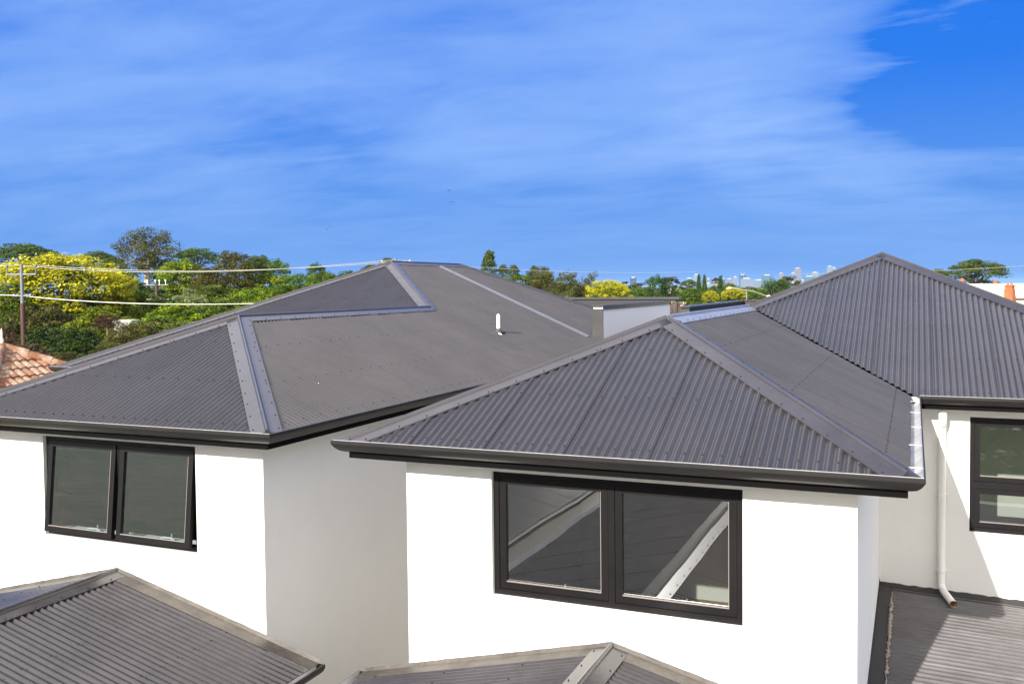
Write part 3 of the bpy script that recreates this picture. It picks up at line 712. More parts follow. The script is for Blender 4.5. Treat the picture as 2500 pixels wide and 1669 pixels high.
proto('bushO', L['olive'], 14, M['bark'], nclump=130, nleaf=60, leaf=.019, shape='dome', clump_r=.17, flat=.9)
proto('bushP', L['pale'], 15, M['bark'], nclump=110, nleaf=60, leaf=.020, shape='dome', clump_r=.17, flat=.9)
proto('bushR', L['red'], 16, M['bark'], nclump=110, nleaf=55, leaf=.021, shape='dome', clump_r=.17, flat=.9)
proto('farround', L['far'], 17, M['bark'], nclump=60, nleaf=45, leaf=.036, shape='dome', clump_r=.24, flat=.8)
proto('fargum', L['olive'], 18, M['palebark'], nl=14, nclump=24, nleaf=70, leaf=.032, shape='umbrella', clump_r=.26, flat=.5)
def tree(kind, px, ytop, ybot, wpx, d, label, group, name='tree', cat='tree', seed=0, tilt=0.0):
    """crown between ytop and ybot of the photo at depth d; trunk down to the ground"""
    top = at(px, ytop, d); bot = at(px, ybot, d); gz = ground_z(d); W = wpx/F*d; H = max(top[2]-bot[2], .5)
    H = min(H, top[2]-gz-.05); zb = top[2]-H-gz
    o = empty(name, (top[0], top[1], gz), (px*7.3+seed*1.7) % 6.283); tag(o, label, cat, group)
    cm, tm = PROTO[kind]
    c = link('crown' if cat == 'tree' else 'foliage', cm, o, (0, 0, zb)); c.scale = (W, W, H); c.rotation_euler[1] = tilt
    t = link('trunk' if cat == 'tree' else 'stem', tm, o, (0, 0, zb)); 
    t.scale = (W, W, H)
    if zb > .3:                                           # carry the trunk on down to the ground
        mb = MB(); rr = .05*W; mb.tube([(0, 0, 0), (0, 0, zb*.5), (0, 0, zb+.02)], [rr*1.3, rr*1.1, rr], 8)
        mb.build('lower_trunk', tm.materials[0], t).matrix_parent_inverse = Matrix.Identity(4)
        lt = t.children[0]; lt.location = (0, 0, -zb/H); lt.scale = (1/W, 1/W, 1/H)
    return o
GL, GM, GC = 'trees on the left skyline', 'trees beyond the rear parapets', 'shrubs and garden trees on the left'
TREES = [
 # far skyline on the left
 ('umbrella', 55, 592, 672, 150, 125, 'spreading umbrella pine at the far left behind the golden tree', GL),
 ('darkround', 128, 615, 690, 50, 135, 'dark small tree poking up between umbrella pine and golden tree top', GL),
 ('umbrella', 236, 611, 668, 78, 150, 'bluish pine showing just above the top of the golden tree', GL),
 ('round', 278, 626, 700, 70, 140, 'green tree between the bluish pine and the tall brown gum', GL),
 ('gum', 356, 559, 668, 135, 112, 'tallest brown gum tree with open crown and pale limbs', GL),
 ('round', 300, 655, 740, 90, 100, 'dark green tree at the foot of the tall brown gum', GL),
 ('umbrella', 480, 604, 665, 105, 128, 'light green spreading tree right of the tall gum', GL),
 ('roundB', 445, 636, 720, 130, 96, 'lime green tree below the light spreading tree', GL),
 ('dome', 568, 607, 735, 122, 96, 'rounded olive dome tree, broadest on the skyline left of the roof', GL),
 ('dome', 510, 650, 745, 110, 92, 'feathery olive tree on the left flank of the olive dome tree', GL),
 ('umbrella', 618, 622, 700, 62, 120, 'small dark pine just right of the olive dome tree', GL),
 ('umbrella', 640, 620, 700, 44, 132, 'thin two tiered pine between olive dome tree and twin round trees', GL),
 ('round', 678, 632, 710, 62, 124, 'pale rounded tree standing alone before the wire dips', GL),
 ('darkround', 770, 641, 700, 48, 128, 'dark round crown tree touched by the overhead wire', GL),
 ('round', 790, 662, 725, 80, 112, 'mid green tree leaning against the left roof slope', GL),
 ('round', 730, 668, 735, 90, 108, 'bushy green tree below the dark round crown', GL),
 ('farround', 850, 662, 705, 80, 190, 'low hazy trees on the skyline where the left roof climbs', GL),
 ('umbrella', 947, 628, 665, 40, 128, 'green tree top peeping over the peak of the left roof', GL),
 ('umbrella', 905, 645, 680, 46, 140, 'thin tree top left of the left roof peak', GL),
 ('umbrella', 1000, 640, 672, 30, 140, 'small tuft of tree above the left roof ridge', GL),
 # garden trees and shrubs left
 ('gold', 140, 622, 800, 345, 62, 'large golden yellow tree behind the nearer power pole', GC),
 ('bush', 25, 690, 850, 130, 58, 'dark green tree behind golden tree at the left border', GC),
 ('bushO', 95, 745, 880, 210, 54, 'shaded olive shrub beneath the golden tree', GC),
 ('bushB', 330, 705, 830, 230, 66, 'yellow green shrub right of the golden tree', GC),
 ('bushB', 245, 745, 860, 190, 52, 'bright green maple like shrub in front of the golden tree', GC),
 ('bushD', 195, 800, 900, 180, 44, 'deep green shrub beside the cordyline', GC),
 ('bushB', 430, 735, 830, 170, 60, 'bright green shrub in front of the pale flowering shrub', GC),
 ('bush', 545, 720, 840, 160, 62, 'leafy green hedge tree close to the left roof slope', GC),
 ('bushB', 610, 700, 800, 150, 68, 'sunlit hedge tree in front of the dome tree', GC),
 ('bush', 690, 688, 770, 150, 74, 'sunlit hedge tree higher up along the left roof slope', GC),
 ('bushP', 462, 703, 770, 92, 70, 'pale creamy flowering shrub between hedge and farther power pole', GC),
 ('bushO', 335, 788, 870, 160, 42, 'olive shrub in front of the small white outbuilding', GC),
 ('bush', 460, 780, 850, 130, 46, 'green shrub beside the strip of terracotta roof', GC),
 ('bushD', 340, 690, 760, 120, 84, 'shadowy tree behind the farther power pole', GC),
 ('bushD', 395, 725, 800, 100, 78, 'dark hedge right of the farther power pole', GC),
 ('bushR', 65, 838, 900, 120, 34, 'reddish shrub between power pole and terracotta roof', GC),
 ('bushR', 8, 795, 850, 60, 46, 'pink flowering shrub at the left border', GC),
 ('bushR', 262, 766, 800, 70, 49, 'pink flowering shrub left of the small white outbuilding', GC),
 ('bushO', 150, 858, 910, 120, 32, 'brown green shrub just above the left roof corner', GC),
 ('bushO', 270, 835, 890, 110, 36, 'small olive shrub rising right of the cordyline', GC),
 ('bush', 410, 712, 800, 190, 92, 'broad green tree filling the gap behind the pale flowering shrub', GC),
 ('bushB', 300, 735, 820, 150, 72, 'light green tree left of the farther power pole', GC),
 ('bush', 520, 690, 790, 190, 88, 'green tree mass at the foot of the olive dome tree', GC),
 ('bushB', 650, 665, 760, 160, 98, 'light green tree mass beneath the pale rounded tree', GC),
 ('bushD', 120, 800, 900, 180, 47, 'dark shrub mass behind the nearer pole base', GC),
 ('bush', 385, 765, 860, 170, 48, 'green shrub covering the wall of the far tiled house', GC),
 ('bushO', 300, 797, 870, 110, 43, 'low olive shrub hiding the outbuilding wall', GC),
 ('round', 420, 640, 730, 110, 118, 'mid green tree between the tall gum and the lime tree', GL),
 ('bush', 760, 690, 750, 150, 100, 'bushy green tree nearest to the left roof slope on the skyline', GL),
 # behind the rear parapets
 ('poplar', 1194, 612, 690, 46, 150, 'tall narrow poplar behind the left roof back slope', GM),
 ('umbrella', 1228, 644, 690, 26, 180, 'left one of two small round pines right of the poplar', GM),
 ('umbrella', 1254, 645, 690, 28, 180, 'right one of two small round pines right of the poplar', GM),
 ('round', 1265, 668, 730, 100, 120, 'green tree low behind the left roof back slope', GM),
 ('dome', 1315, 645, 720, 80, 125, 'domed green tree cut by the bright overhead wire', GM),
 ('bushO', 1325, 662, 740, 110, 105, 'dense olive tree below the domed green tree', GM),
 ('bushO', 1385, 664, 745, 100, 95, 'large dark olive tree left of the golden round tree', GM),
 ('gum', 1435, 667, 735, 40, 130, 'slim brown gum standing left of the golden round tree', GM),
 ('gold', 1484, 684, 755, 112, 120, 'golden yellow round tree above the white parapet', GM),
 ('fargum', 1525, 685, 720, 30, 340, 'thin gum showing right over the golden round tree', GM),
 ('fargum', 1560, 688, 725, 46, 330, 'flat topped gum under the lone dark tower', GM),
 ('bush', 1562, 700, 745, 100, 240, 'green tree mass right of the golden round tree', GM),
 ('darkround', 1604, 671, 735, 62, 200, 'tall dense dark green tree above the stone pier', GM),
 ('fargum', 1640, 673, 725, 52, 260, 'grey green gum leaning right of the dense dark tree', GM),
 ('umbrella', 1683, 681, 712, 38, 420, 'flat topped gum in front of the white city blocks', GM),
 ('cypress', 1706, 670, 745, 14, 260, 'tall pencil cypress, first of the pair right of the flat topped gum', GM),
 ('cypress', 1720, 671, 745, 13, 260, 'tall pencil cypress, thinner second of the pair', GM),
 ('cypress', 1759, 673, 745, 17, 230, 'thickest pencil cypress standing apart on the right', GM),
 ('cypress', 1615, 706, 745, 15, 200, 'short cypress under the dense dark tree', GM),
 ('cypress', 1644, 700, 745, 17, 200, 'short broad cypress under the grey green gum', GM),
 ('cypress', 1746, 702, 745, 15, 210, 'short cypress leaning on the thickest cypress', GM),
 ('bush', 1690, 700, 750, 86, 210, 'green bushy tree at the foot of the cypress pair', GM),
 ('gold', 1735, 710, 748, 42, 205, 'small yellow green tree between the cypresses', GM),
 ('gold', 1792, 702, 740, 62, 215, 'wide golden tree left of the street lamp', GM),
 ('fargum', 1752, 676, 705, 30, 400, 'small gum behind the thickest cypress', GM),
 ('bush', 1840, 708, 750, 80, 230, 'green tree under the right arm of the street lamp', GM),
 ('farround', 1785, 693, 712, 50, 600, 'distant dark tree before the pink city block', GM),
 ('darkround', 1895, 680, 740, 72, 190, 'dark green tree where the right roof starts to climb', GM),
 ('fargum', 1925, 671, 725, 50, 240, 'pale gum behind the dark tree by the right roof', GM),
 ('fargum', 1948, 682, 720, 22, 330, 'tiny gum nearest to the right roof slope', GM),
 ('umbrella', 2382, 631, 712, 132, 75, 'large spreading pine behind the orange chimneys', GM),
 ('umbrella', 2290, 655, 700, 52, 82, 'small pine beside the large spreading pine', GM),
]
for i, t in enumerate(TREES): tree(*t, seed=i, **({'name': 'shrub', 'cat': 'shrub'} if t[0].startswith('bush') else {}))
# palms: cordyline clump
def palm(px, ybase, d, size, label, n=26, seed=0):
    r = random.Random(seed); b = at(px, ybase, d); o = empty('palm_plant', (b[0], b[1], 0)); tag(o, label, 'palm', GC)
    mb = MB(); mb.tube([(0, 0, 0), (0.05, 0, b[2]*.5), (0, 0, b[2])], [.10, .08, .06], 7); mb.build('stem', M['bark'], o)
    mb = MB(); tint = []
    for k in range(n):
        a = r.uniform(0, 6.283); e = r.uniform(.2, 1.45); l = size*r.uniform(.7, 1.1); wd = size*.045; px_, py_ = math.cos(a), math.sin(a)
        pts = []
        for j in range(6):
            q = j/5; rad = l*q*math.cos(e)*(1+.2*q); zz = l*q*math.sin(e)-l*.35*q*q*math.cos(e); pts.append((px_*rad, py_*rad, b[2]+zz, wd*(1-q)**.7+.004))
        vs = []
        for x, y, z, w_ in pts: vs += [(x-py_*w_, y+px_*w_, z), (x, y, z-w_*.3), (x+py_*w_, y-px_*w_, z)]
        fs = [(3*j+c, 3*j+c+1, 3*j+c+4, 3*j+c+3) for j in range(5) for c in range(2)]
        mb.add(vs, fs); tint += [r.uniform(.2, 1)]*len(fs)
    mb.tint = tint; mb.build('fronds', L['palm'], o)
palm(205, 868, 38, 1.15, 'yellow cordyline palm with upright leaves above the left roof edge', seed=1)
palm(178, 880, 36, .9, 'low arching yellow palm left of the cordyline', seed=2)
palm(247, 876, 38, .8, 'small spiky green palm right of the cordyline', seed=3)
# far wood: one mass of treetops between the roofs and the city
mb = MB(); r = np.random.default_rng(5); V = []; tint = []
for k in range(1300):
    d = 300*(4400/300)**r.random(); px = r.uniform(800, 2560); c = at(px, 720, d); gz = ground_z(d); h = min(r.uniform(5, 13), at(px, r.uniform(701, 716), d)[2]-gz); wv = r.uniform(4, 8)
    if h < 2: continue
    n = 34; dd = r.normal(size=(n, 3)); dd /= np.linalg.norm(dd, axis=1)[:, None]
    pos = np.array([c[0], c[1], gz+h*.55]) + dd*np.array([wv, wv, h*.5])*r.uniform(.7, 1, n)[:, None]
    nor = dd+r.normal(size=(n, 3))*.4; t1 = np.cross(nor, r.normal(size=(n, 3))); t1 /= np.linalg.norm(t1, axis=1)[:, None]; t2 = np.cross(nor, t1); t2 /= np.linalg.norm(t2, axis=1)[:, None]
    s = wv*.36; V.append(np.stack([pos-t1*s, pos-t2*s*.8, pos+t1*s, pos+t2*s*.8], 1)); tint.append(np.clip(r.uniform(.1, .8)+r.uniform(-.2, .2, n), 0, 1))
v = np.concatenate(V).reshape(-1, 3); n = len(v)//4
mm = bpy.data.meshes.new('treetops'); mm.from_pydata(v.tolist(), [], np.arange(n*4).reshape(-1, 4).tolist())
a = mm.attributes.new('tint', 'FLOAT', 'FACE'); a.data.foreach_set('value', np.concatenate(tint).astype(np.float32)); mm.materials.append(L['far'])
tag(link('far_treetops', mm), 'hazy mass of suburban treetops between the roofs and the city', 'treetops', kind='stuff')

# ================================================================ city
def tower_mat(name, wall, glass, nx, nz, frac=.55):
    m, g = material(name); co = g('ShaderNodeTexCoord').outputs['Object']; s = g('ShaderNodeSeparateXYZ', co)
    fz = g.math('FRACT', g.math('DIVIDE', s.outputs[2], nz)); u = g.math('ADD', s.outputs[0], g.math('MULTIPLY', s.outputs[1], .97)); fx = g.math('FRACT', g.math('DIVIDE', u, nx))
    w_ = g.math('MULTIPLY', g.math('LESS_THAN', fz, frac), g.math('LESS_THAN', fx, .74))
    c = g.mix(w_, wall, glass); ro = g.math('SUBTRACT', .8, g.math('MULTIPLY', w_, .6))
    p = g('ShaderNodeBsdfPrincipled', c, ins={'Roughness': ro}); g('ShaderNodeOutputMaterial', p.outputs[0]); return m
TM = {'blue': tower_mat('tower_blue_glass', (0.043, 0.068, 0.105), (0.019, 0.031, 0.056), 6, 4, .7), 'white': tower_mat('tower_white', (0.105, 0.112, 0.13), (0.136, 0.174, 0.223), 8, 4.2),
      'pink': tower_mat('tower_pinkish', (0.115, 0.085, 0.09), (0.149, 0.149, 0.186), 7, 4), 'pale': tower_mat('tower_pale_blue', (0.11, 0.15, 0.205), (0.124, 0.186, 0.260), 7, 4),
      'teal': tower_mat('tower_teal', (0.062, 0.105, 0.136), (0.031, 0.062, 0.093), 9, 4, .65), 'grey': tower_mat('tower_grey', (0.161, 0.186, 0.223), (0.062, 0.081, 0.112), 5, 4)}
CITY = [(1538, 1554, 678, 'blue', 3200, 'lone dark blue tower standing left of the city skyline'),
 (1675, 1692, 679, 'pale', 5000, 'pale blue slab behind the flat topped gum'), (1693, 1708, 670, 'pale', 5200, 'tall pale tower behind the cypress pair'),
 (1703, 1717, 683, 'blue', 4700, 'low blue block between the two thin cypresses'), (1724, 1735, 681, 'pink', 4800, 'small pinkish block right of the thin cypresses'),
 (1763, 1771, 681, 'blue', 4600, 'narrow blue block touching the thickest cypress'), (1772, 1790, 681, 'pink', 4700, 'broad pinkish white block right of the thickest cypress'),
 (1790, 1801, 676, 'grey', 4600, 'dark grey tower against the broad pinkish block'), (1805, 1822, 671, 'blue', 5000, 'blue glass tower with twin masts on its roof'),
 (1808, 1838, 680, 'white', 4500, 'white office block with window grid below the masted tower'), (1839, 1866, 684, 'white', 4700, 'long low white block left of the dark teal tower'),
 (1860, 1886, 672, 'teal', 4600, 'wide dark teal tower in the middle of the skyline'), (1869, 1884, 692, 'white', 4300, 'small white block in front of the dark teal tower'),
 (1901, 1913, 667, 'pink', 5000, 'slender pinkish tower behind the pale gum'), (1931, 1942, 666, 'grey', 5000, 'grey tower tucked left of the tallest pink tower'),
 (1939, 1956, 655, 'pink', 5100, 'tallest pink tower in the skyline'), (1955, 1964, 684, 'white', 4500, 'low white block right of the tallest pink tower'),
 (1962, 1990, 675, 'teal', 4700, 'low wide teal block near the right roof slope'), (1981, 1999, 665, 'grey', 4900, 'dark topped tower just above the right roof slope'),
 (2019, 2033, 650, 'grey', 5000, 'steel blue tower highest beside the right roof slope'), (2032, 2041, 653, 'pale', 5050, 'pale side tower joined to the steel blue tower'),
 (1660, 1700, 696, 'white', 4400, 'low white buildings beneath the flat topped gum'), (1735, 1762, 689, 'white', 4500, 'low white building between cypresses'),
 (1715, 1740, 692, 'pale', 4400, 'low pale building behind the small yellow green tree'), (1925, 1952, 690, 'white', 4400, 'low white building below the tallest pink tower'), (1568, 1600, 700, 'white', 3600, 'low white roofs behind the flat topped gum and dark tree')]
for x0, x1, yt, k, d, lab in CITY:
    a, b = at(x0, yt, d), at(x1, yt, d); c = (a+b)/2; gz = ground_z(d)-2; W = np.linalg.norm(b-a); H = c[2]-gz
    o = empty('city_building', (c[0], c[1], gz), -math.atan2(c[0], c[1])*-1*-1); tag(o, lab, 'city building', 'buildings of the distant city')
    mb = MB(); dp = W*.7; mb.box((-W/2, 0, 0), (W/2, dp, H)); link('facade', mb.build('facade', TM[k], linkit=False), o)
    mb = MB(); mb.box((-W*.28, dp*.2, H), (W*.22, dp*.8, H+max(3, W*.06))); link('roof_plant', mb.build('roof_plant', M['greyroof'], linkit=False), o)
    if 'twin masts' in lab:
        for sx in (-.22, .22):
            mb = MB(); mb.tube([(sx*W, dp*.5, H), (sx*W, dp*.5, H+14)], 1.0, 6); mb.box((sx*W-3, dp*.5-3, H+7), (sx*W+3, dp*.5+3, H+12)); link('mast', mb.build('mast', M['zinc'], linkit=False), o)

# ================================================================ neighbouring roofs
def tile_mat():
    m, g = material('terracotta_tiles'); co = g('ShaderNodeTexCoord').outputs['Object']
    n = g('ShaderNodeTexNoise', co, None, 2.2, 5.0, .7).outputs[0]; v = g('ShaderNodeTexVoronoi', co, None, 4.0).outputs['Color']
    c = g.mix(g('ShaderNodeSeparateColor', v).outputs[0], (.20, .075, .034), (.29, .14, .075)); c = g.mix(g.ramp(n, [(.45, 0.0), (.66, 1.0)]), c, (.46, .36, .26))
    n3 = g('ShaderNodeTexNoise', co, None, 9, 5.0, .7).outputs[0]; c = g.mix(g.ramp(n3, [(.56, 0.0), (.66, .7)]), c, (.10, .06, .04))
    p = g('ShaderNodeBsdfPrincipled', c, ins={'Roughness': .85}); g('ShaderNodeOutputMaterial', p.outputs[0]); return m
M['tile'] = tile_mat()
def tiles(mb, O, U, V, W, Lr, rng, tw=.20, tl=.32):
    O, U, V = Vector(O), Vector(U), Vector(V); N = U.cross(V); N = N if N.z > 0 else -N; nr = int(Lr/tl)+1; ns = int(W/tw*6)
    for r in range(nr):
        vs = []; fs = []; prev = None
        for i in range(ns+1):
            u = W*i/ns; lo, hi = rng(u); a = max(lo, r*tl); b = min(hi, (r+1)*tl+.05)
            if b-a < .03: prev = None; continue
            h = .035*abs(math.sin(math.pi*u/tw)); k = len(vs)
            vs += [O+U*u+V*a+N*(h+.012), O+U*u+V*a+N*(h+.055), O+U*u+V*b+N*(h+.02)]
            if prev is not None: fs += [(prev, k, k+1, prev+1), (prev+1, k+1, k+2, prev+2)]
            prev = k
        mb.add(vs, fs, False)
ap = at(5, 852, 21); nb = empty('tiled_house', (ap[0], ap[1], 0)); tag(nb, 'neighbouring house with weathered terracotta tiled hip roof and pale finial', 'house')
mb = MB(); S2 = .56; hw = 5.0; k3 = math.sqrt(1+S2*S2); zt = ap[2]
for U, V in (((1, 0, 0), (0, 1, S2)), ((0, 1, 0), (-1, 0, S2)), ((-1, 0, 0), (0, -1, S2)), ((0, -1, 0), (1, 0, S2))):
    U = Vector(U); V = Vector(V)/k3; e0 = Vector((0, 0, zt-hw*S2)) - Vector((V.x, V.y, 0)).normalized()*hw - U*hw
    tiles(mb, e0, U, V, 2*hw, hw*k3, lambda u: (0, min(u, 2*hw-u)*k3))
rfo = mb.build('roof', M['tile'], None); rfo.parent = nb; rfo.location = (0, 0, 0)
for sx, sy in ((1, -1), (1, 1), (-1, -1), (-1, 1)):
    mb = MB(); n = 15
    for i in range(n):
        a, b = i/n, (i+1.12)/n; mb.tube([(sx*hw*a, sy*hw*a, zt-hw*S2*a+.05), (sx*hw*min(b, 1), sy*hw*min(b, 1), zt-hw*S2*min(b, 1)+.075)], .11, 9)
    q = mb.build('ridge_tiles', M['tile'], None); q.parent = rfo
mb = MB(); mb.tube([(0, 0, zt), (0, 0, zt+.10), (0, 0, zt+.13), (0, 0, zt+.22), (0, 0, zt+.30), (0, 0, zt+.36), (0, 0, zt+.48)], [.09, .06, .035, .045, .02, .03, .010], 10); q = mb.build('finial', M['tan'], None); q.parent = rfo
mb = MB(); mb.box((-hw+.5, -hw+.5, 0), (hw-.5, hw-.5, zt-hw*S2)); q = mb.build('wall', M['tan'], None); q.parent = nb
# small outbuilding and a distant strip of tiles
c = at(308, 781, 50); o = empty('outbuilding', (c[0], c[1], 0), .5); tag(o, 'small flat roofed white outbuilding among the shrubs', 'outbuilding')
mb = MB(); mb.box((-.42, -.7, 0), (.42, .7, c[2]-.12)); q = mb.build('wall', M['render'], None); q.parent = o
mb = MB(); mb.box((-.48, -.76, c[2]-.12), (.48, .76, c[2])); q = mb.build('roof', M['creamroof'], None); q.parent = o
c = at(440, 787, 52); o = empty('tiled_house', (c[0], c[1], 0), .38); tag(o, 'partly hidden terracotta roof behind shrubs near the left roof slope', 'house')
mb = MB(); tiles(mb, (-2.6, -2.5, c[2]-1.1), (1, 0, 0), Vector((0, 1, .44)).normalized(), 5.2, 2.73, lambda u: (0, 2.73)); q = mb.build('roof', M['tile'], None); q.parent = o
mb = MB(); mb.box((-2.5, -2.2, 0), (2.5, -.02, c[2]-1.15)); q = mb.build('wall', M['tan'], None); q.parent = o
# cream building with terracotta chimneys on the right
c = at(2440, 700, 62); o = empty('cream_building', (c[0], c[1], 0), -.42); tag(o, 'sunlit cream building with pale roof and orange chimneys', 'building'); zt = at(2440, 692, 62)[2]; ze = at(2440, 728, 60)[2]
mb = MB(); mb.add([(-4.5, -2, ze), (4.6, -2, ze), (4.6, 3.2, zt), (-4.5, 3.2, zt), (4.6, 8, ze), (-4.5, 8, ze)], [(0, 1, 2, 3), (3, 2, 4, 5)]); q = mb.build('roof', M['creamroof'], None); q.parent = o
mb = MB(); mb.box((-4.2, -1.7, 0), (4.3, 7.6, ze-.02)); q = mb.build('wall', M['tan'], None); q.parent = o
for (px, y0, y1, d, wd) in ((2349, 680, 700, 66, .30), (2431, 683, 697, 66, .28), (2465, 691, 714, 59, .52)):
    t = at(px, y0, d)[2]; b0 = at(px, y1, d); inv = Matrix.Rotation(.42, 4, 'Z')
    l = inv @ Vector((b0[0]-c[0], b0[1]-c[1], 0)); mb = MB(); zb = b0[2]-.6; h = t-zb
    mb.box((l.x-wd/2, l.y-wd/2, zb), (l.x+wd/2, l.y+wd/2, zb+h*.68)); mb.box((l.x-wd*.42, l.y-wd*.42, zb+h*.68), (l.x+wd*.42, l.y+wd*.42, zb+h*.84)); mb.box((l.x-wd*.54, l.y-wd*.54, zb+h*.84), (l.x+wd*.54, l.y+wd*.54, zb+h*.90))
    ch = mb.build('chimney', M['orange'], None); ch.parent = o
    mb = MB()
    for sx in (-.22, .22): mb.tube([(l.x+sx*wd, l.y, zb+h*.9), (l.x+sx*wd, l.y, zb+h)], wd*.15, 8)
    q = mb.build('chimney_pot', M['orange'], None); q.parent = ch
c = at(2500, 716, 48); o = empty('shed', (c[0], c[1], 0), -.42); tag(o, 'grey tin roofed shed at the right border in front of the cream building', 'shed')
mb = MB(); mb.add([(-1.6, -1.5, c[2]-1.1), (1.6, -1.5, c[2]-.5), (1.6, 1.5, c[2]+.1), (-1.6, 1.5, c[2]-.9)], [(0, 1, 2, 3)]); q = mb.build('roof', M['greyroof'], None); q.parent = o
mb = MB(); mb.box((-1.4, -1.3, 0), (1.4, 1.3, c[2]-1.1)); q = mb.build('wall', M['tan'], None); q.parent = o

# ================================================================ power poles, wires, lamp
def pole(px, ytop, d, label, arms, lo=None):
    t = at(px, ytop, d); o = empty('power_pole', (t[0], t[1], 0), 0); tag(o, label, 'power pole'); zt = t[2]
    mb = MB(); split = at(px, lo, d)[2] if lo else zt*.6
    mb.tube([(0, 0, 0), (0, 0, split)], [.15, .12], 10); mb.build('pole_base', M['polewood'], None).parent = o
    mb = MB(); mb.tube([(0, 0, split), (0, 0, zt)], [.10, .085], 10); mb.build('pole', M['zinc'], None).parent = o
    for ya, half, ins, up in arms:
        za = at(px, ya, d)[2]; w_ = half/F*d; ax = Vector((math.cos(yaw), math.sin(yaw), 0))
        mb = MB(); mb.tube([-ax*w_+Vector((0, 0, za)), ax*w_+Vector((0, 0, za))], .055, 6); arm = mb.build('crossarm', M['zinc'], None); arm.parent = o
        for q in ins:
            p = ax*w_*q; h = up/F*d; mb = MB()
            mb.tube([p+Vector((0, 0, za)), p+Vector((0, 0, za+h*.75))], .03, 6); mb.tube([p+Vector((0, 0, za+h*.72)), p+Vector((0, 0, za+h*.8)), p+Vector((0, 0, za+h*.9)), p+Vector((0, 0, za+h))], [.05, .085, .07, .03], 8)
            mb.build('insulator', M['ceramic'] if up < 20 else M['zinc'], None).parent = arm
    return o
pole(52, 645, 50, 'nearer power pole with brown base and wide crossarm in front of the golden tree', [(670, 35, (-1, 1), 25), (722, 22, (-.9, -.5, .5, .9), 4)], 740)
pole(382, 690, 72, 'farther brown power pole with white insulators half hidden by shrubs', [(696, 28, (-.8, -.1, .25, .8), 13), (731, 30, (-.8, -.5, .3), 6)], 690)
pole(966, 630, 75, 'power pole whose tip shows over the left roof peak', [(640, 34, (-1, 1), 5)], 700)
def wire(pts, d, rad, label, n=10):
    P3 = []
    for (x0, y0), (x1, y1), (xm, ym) in pts:
        for i in range(n+1):
            t = i/n; b = 2*t*(1-t); cx = 2*xm-(x0+x1)/2; cy = 2*ym-(y0+y1)/2
            P3.append(at((1-t)**2*x0+b*cx+t*t*x1, (1-t)**2*y0+b*cy+t*t*y1, d+(0 if not callable(d) else 0)))
    mb = MB(); mb.tube(P3, rad, 5); o = mb.build('overhead_wire', M['wire'], None); tag(o, label, 'wire', 'overhead wires')
wire([((-200, 655), (52, 647), (-80, 652))], 50, .014, 'short upper wire leaving the nearer pole to the left')
wire([((52, 648), (966, 634), (480, 664))], 50, .015, 'upper front wire sagging from nearer pole to left roof peak')
wire([((87, 647), (1000, 636), (520, 661))], 51, .013, 'upper rear wire sagging from crossarm end to left roof peak')
wire([((-200, 716), (52, 721), (-60, 719))], 50, .034, 'lower thick cable leaving the nearer pole to the left')
wire([((52, 722), (760, 736), (380, 742))], 50, .036, 'lower thick cable running behind the left roof slope')
wire([((966, 634), (1700, 664), (1330, 661))], 75, .013, 'wire passing before the poplar and the domed tree')
wire([((1960, 668), (2560, 645), (2270, 661))], 70, .018, 'wire passing before the large spreading pine at right')
t = at(1823, 707, 58); o = empty('street_lamp', (t[0], t[1], 0)); tag(o, 'thin street lamp with two outreach arms right of the wide golden tree', 'street lamp'); ax = Vector((math.cos(yaw), math.sin(yaw), 0))
mb = MB(); mb.tube([(0, 0, 0), (0, 0, t[2])], [.07, .045], 8); mb.build('post', M['zinc'], None).parent = o
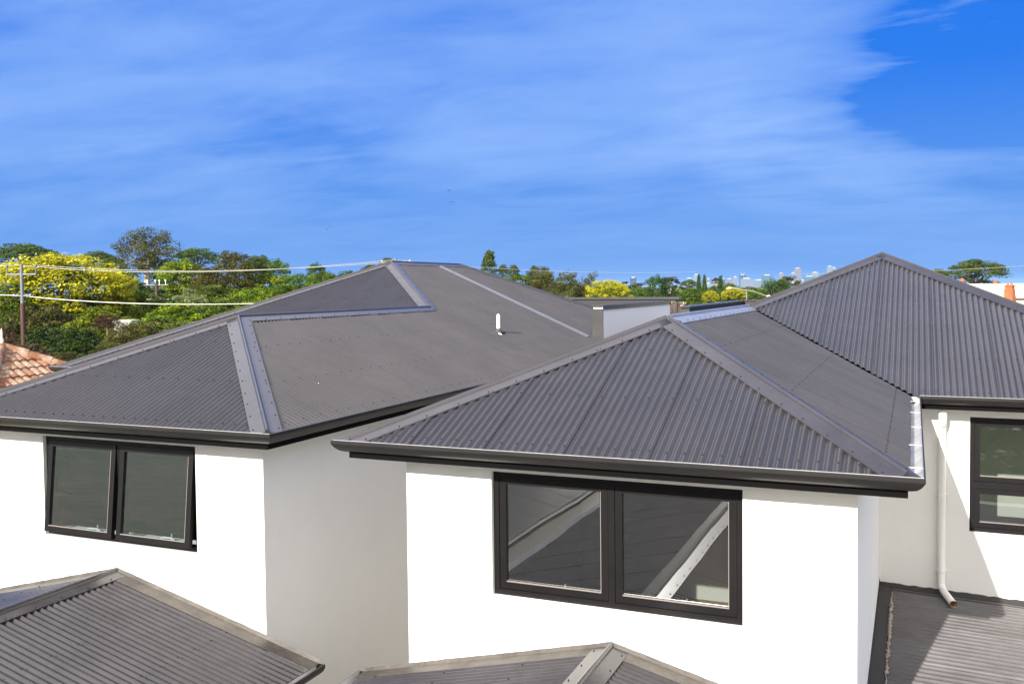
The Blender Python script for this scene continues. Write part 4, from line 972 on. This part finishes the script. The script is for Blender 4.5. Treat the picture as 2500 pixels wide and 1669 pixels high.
for sgn, l, dz in ((-1, .95, .12), (1, 1.25, -.42)):
    mb = MB(); mb.tube([Vector((0, 0, t[2]-.03)), ax*sgn*l*.4+Vector((0, 0, t[2]-.03+dz*.25)), ax*sgn*l+Vector((0, 0, t[2]+dz))], .028, 6); am = mb.build('arm', M['wire'], None); am.parent = o
    mb = MB(); e = ax*sgn*l+Vector((0, 0, t[2]+dz)); mb.tube([e, e+ax*sgn*.18+Vector((0, 0, -.01)), e+ax*sgn*.34+Vector((0, 0, -.02))], [.04, .075, .03], 8); mb.build('lamp_head', M['tan'], None).parent = am
# birds
def bird(px, py, d, s, label):
    c = at(px, py, d); mb = MB(); mb.tube([(-s*.5, 0, 0), (-s*.2, 0, .02*s), (s*.2, 0, .02*s), (s*.45, 0, 0)], [s*.03, s*.1, s*.11, s*.03], 6)
    for k in (-1, 1): mb.add([(-s*.15, 0, 0), (s*.2, 0, 0), (s*.1, k*s*.5, s*.22), (-s*.05, k*s*.9, s*.12)], [(0, 1, 2, 3)])
    o = mb.build('bird', M['bird'], None); o.location = c; o.rotation_euler[2] = px; tag(o, label, 'bird', 'birds in the sky')
bird(1096, 465, 120, .45, 'tiny bird highest in the sky above the roof peak'); bird(1102, 494, 120, .5, 'tiny bird just below the highest one')
bird(806, 553, 150, .45, 'tiny bird low over the trees, left one'); bird(799, 560, 150, .4, 'tiny bird low over the trees, right one')

# dark garden trees across the street (behind the photographer, seen mirrored in the glass)
for k, (x, y, h) in enumerate(((-14, -26, 13), (-8, -30, 14), (-2, -27, 13), (4, -30, 13.5), (-20, -29, 14), (-27, -31, 14.5))):
    o = empty('tree', (x, y, 0), k*1.3); tag(o, 'street tree reflected in the window glass', 'tree', 'trees reflected in the windows')
    cm, tm = PROTO['poplar']; c = link('crown', cm, o, (0, 0, 1.2)); c.scale = (9.5, 9.5, h-1.2); t = link('trunk', tm, o, (0, 0, 1.2)); t.scale = (8, 8, 1.2*1.0)
# ================================================================ air
m, g = material('air'); pv_ = g('ShaderNodeVolumePrincipled', (.36, .62, 1.0, 1)); pv_.inputs['Density'].default_value = HAZE = 5e-5
g('ShaderNodeOutputMaterial', ins={}).inputs['Volume']; g.t.links.new(pv_.outputs[0], g.n['Material Output'].inputs['Volume'])
mb = MB(); mb.box((-20500, -20500, -63), (20500, 20500, 62)); tag(mb.build('haze', m), kind='stuff')
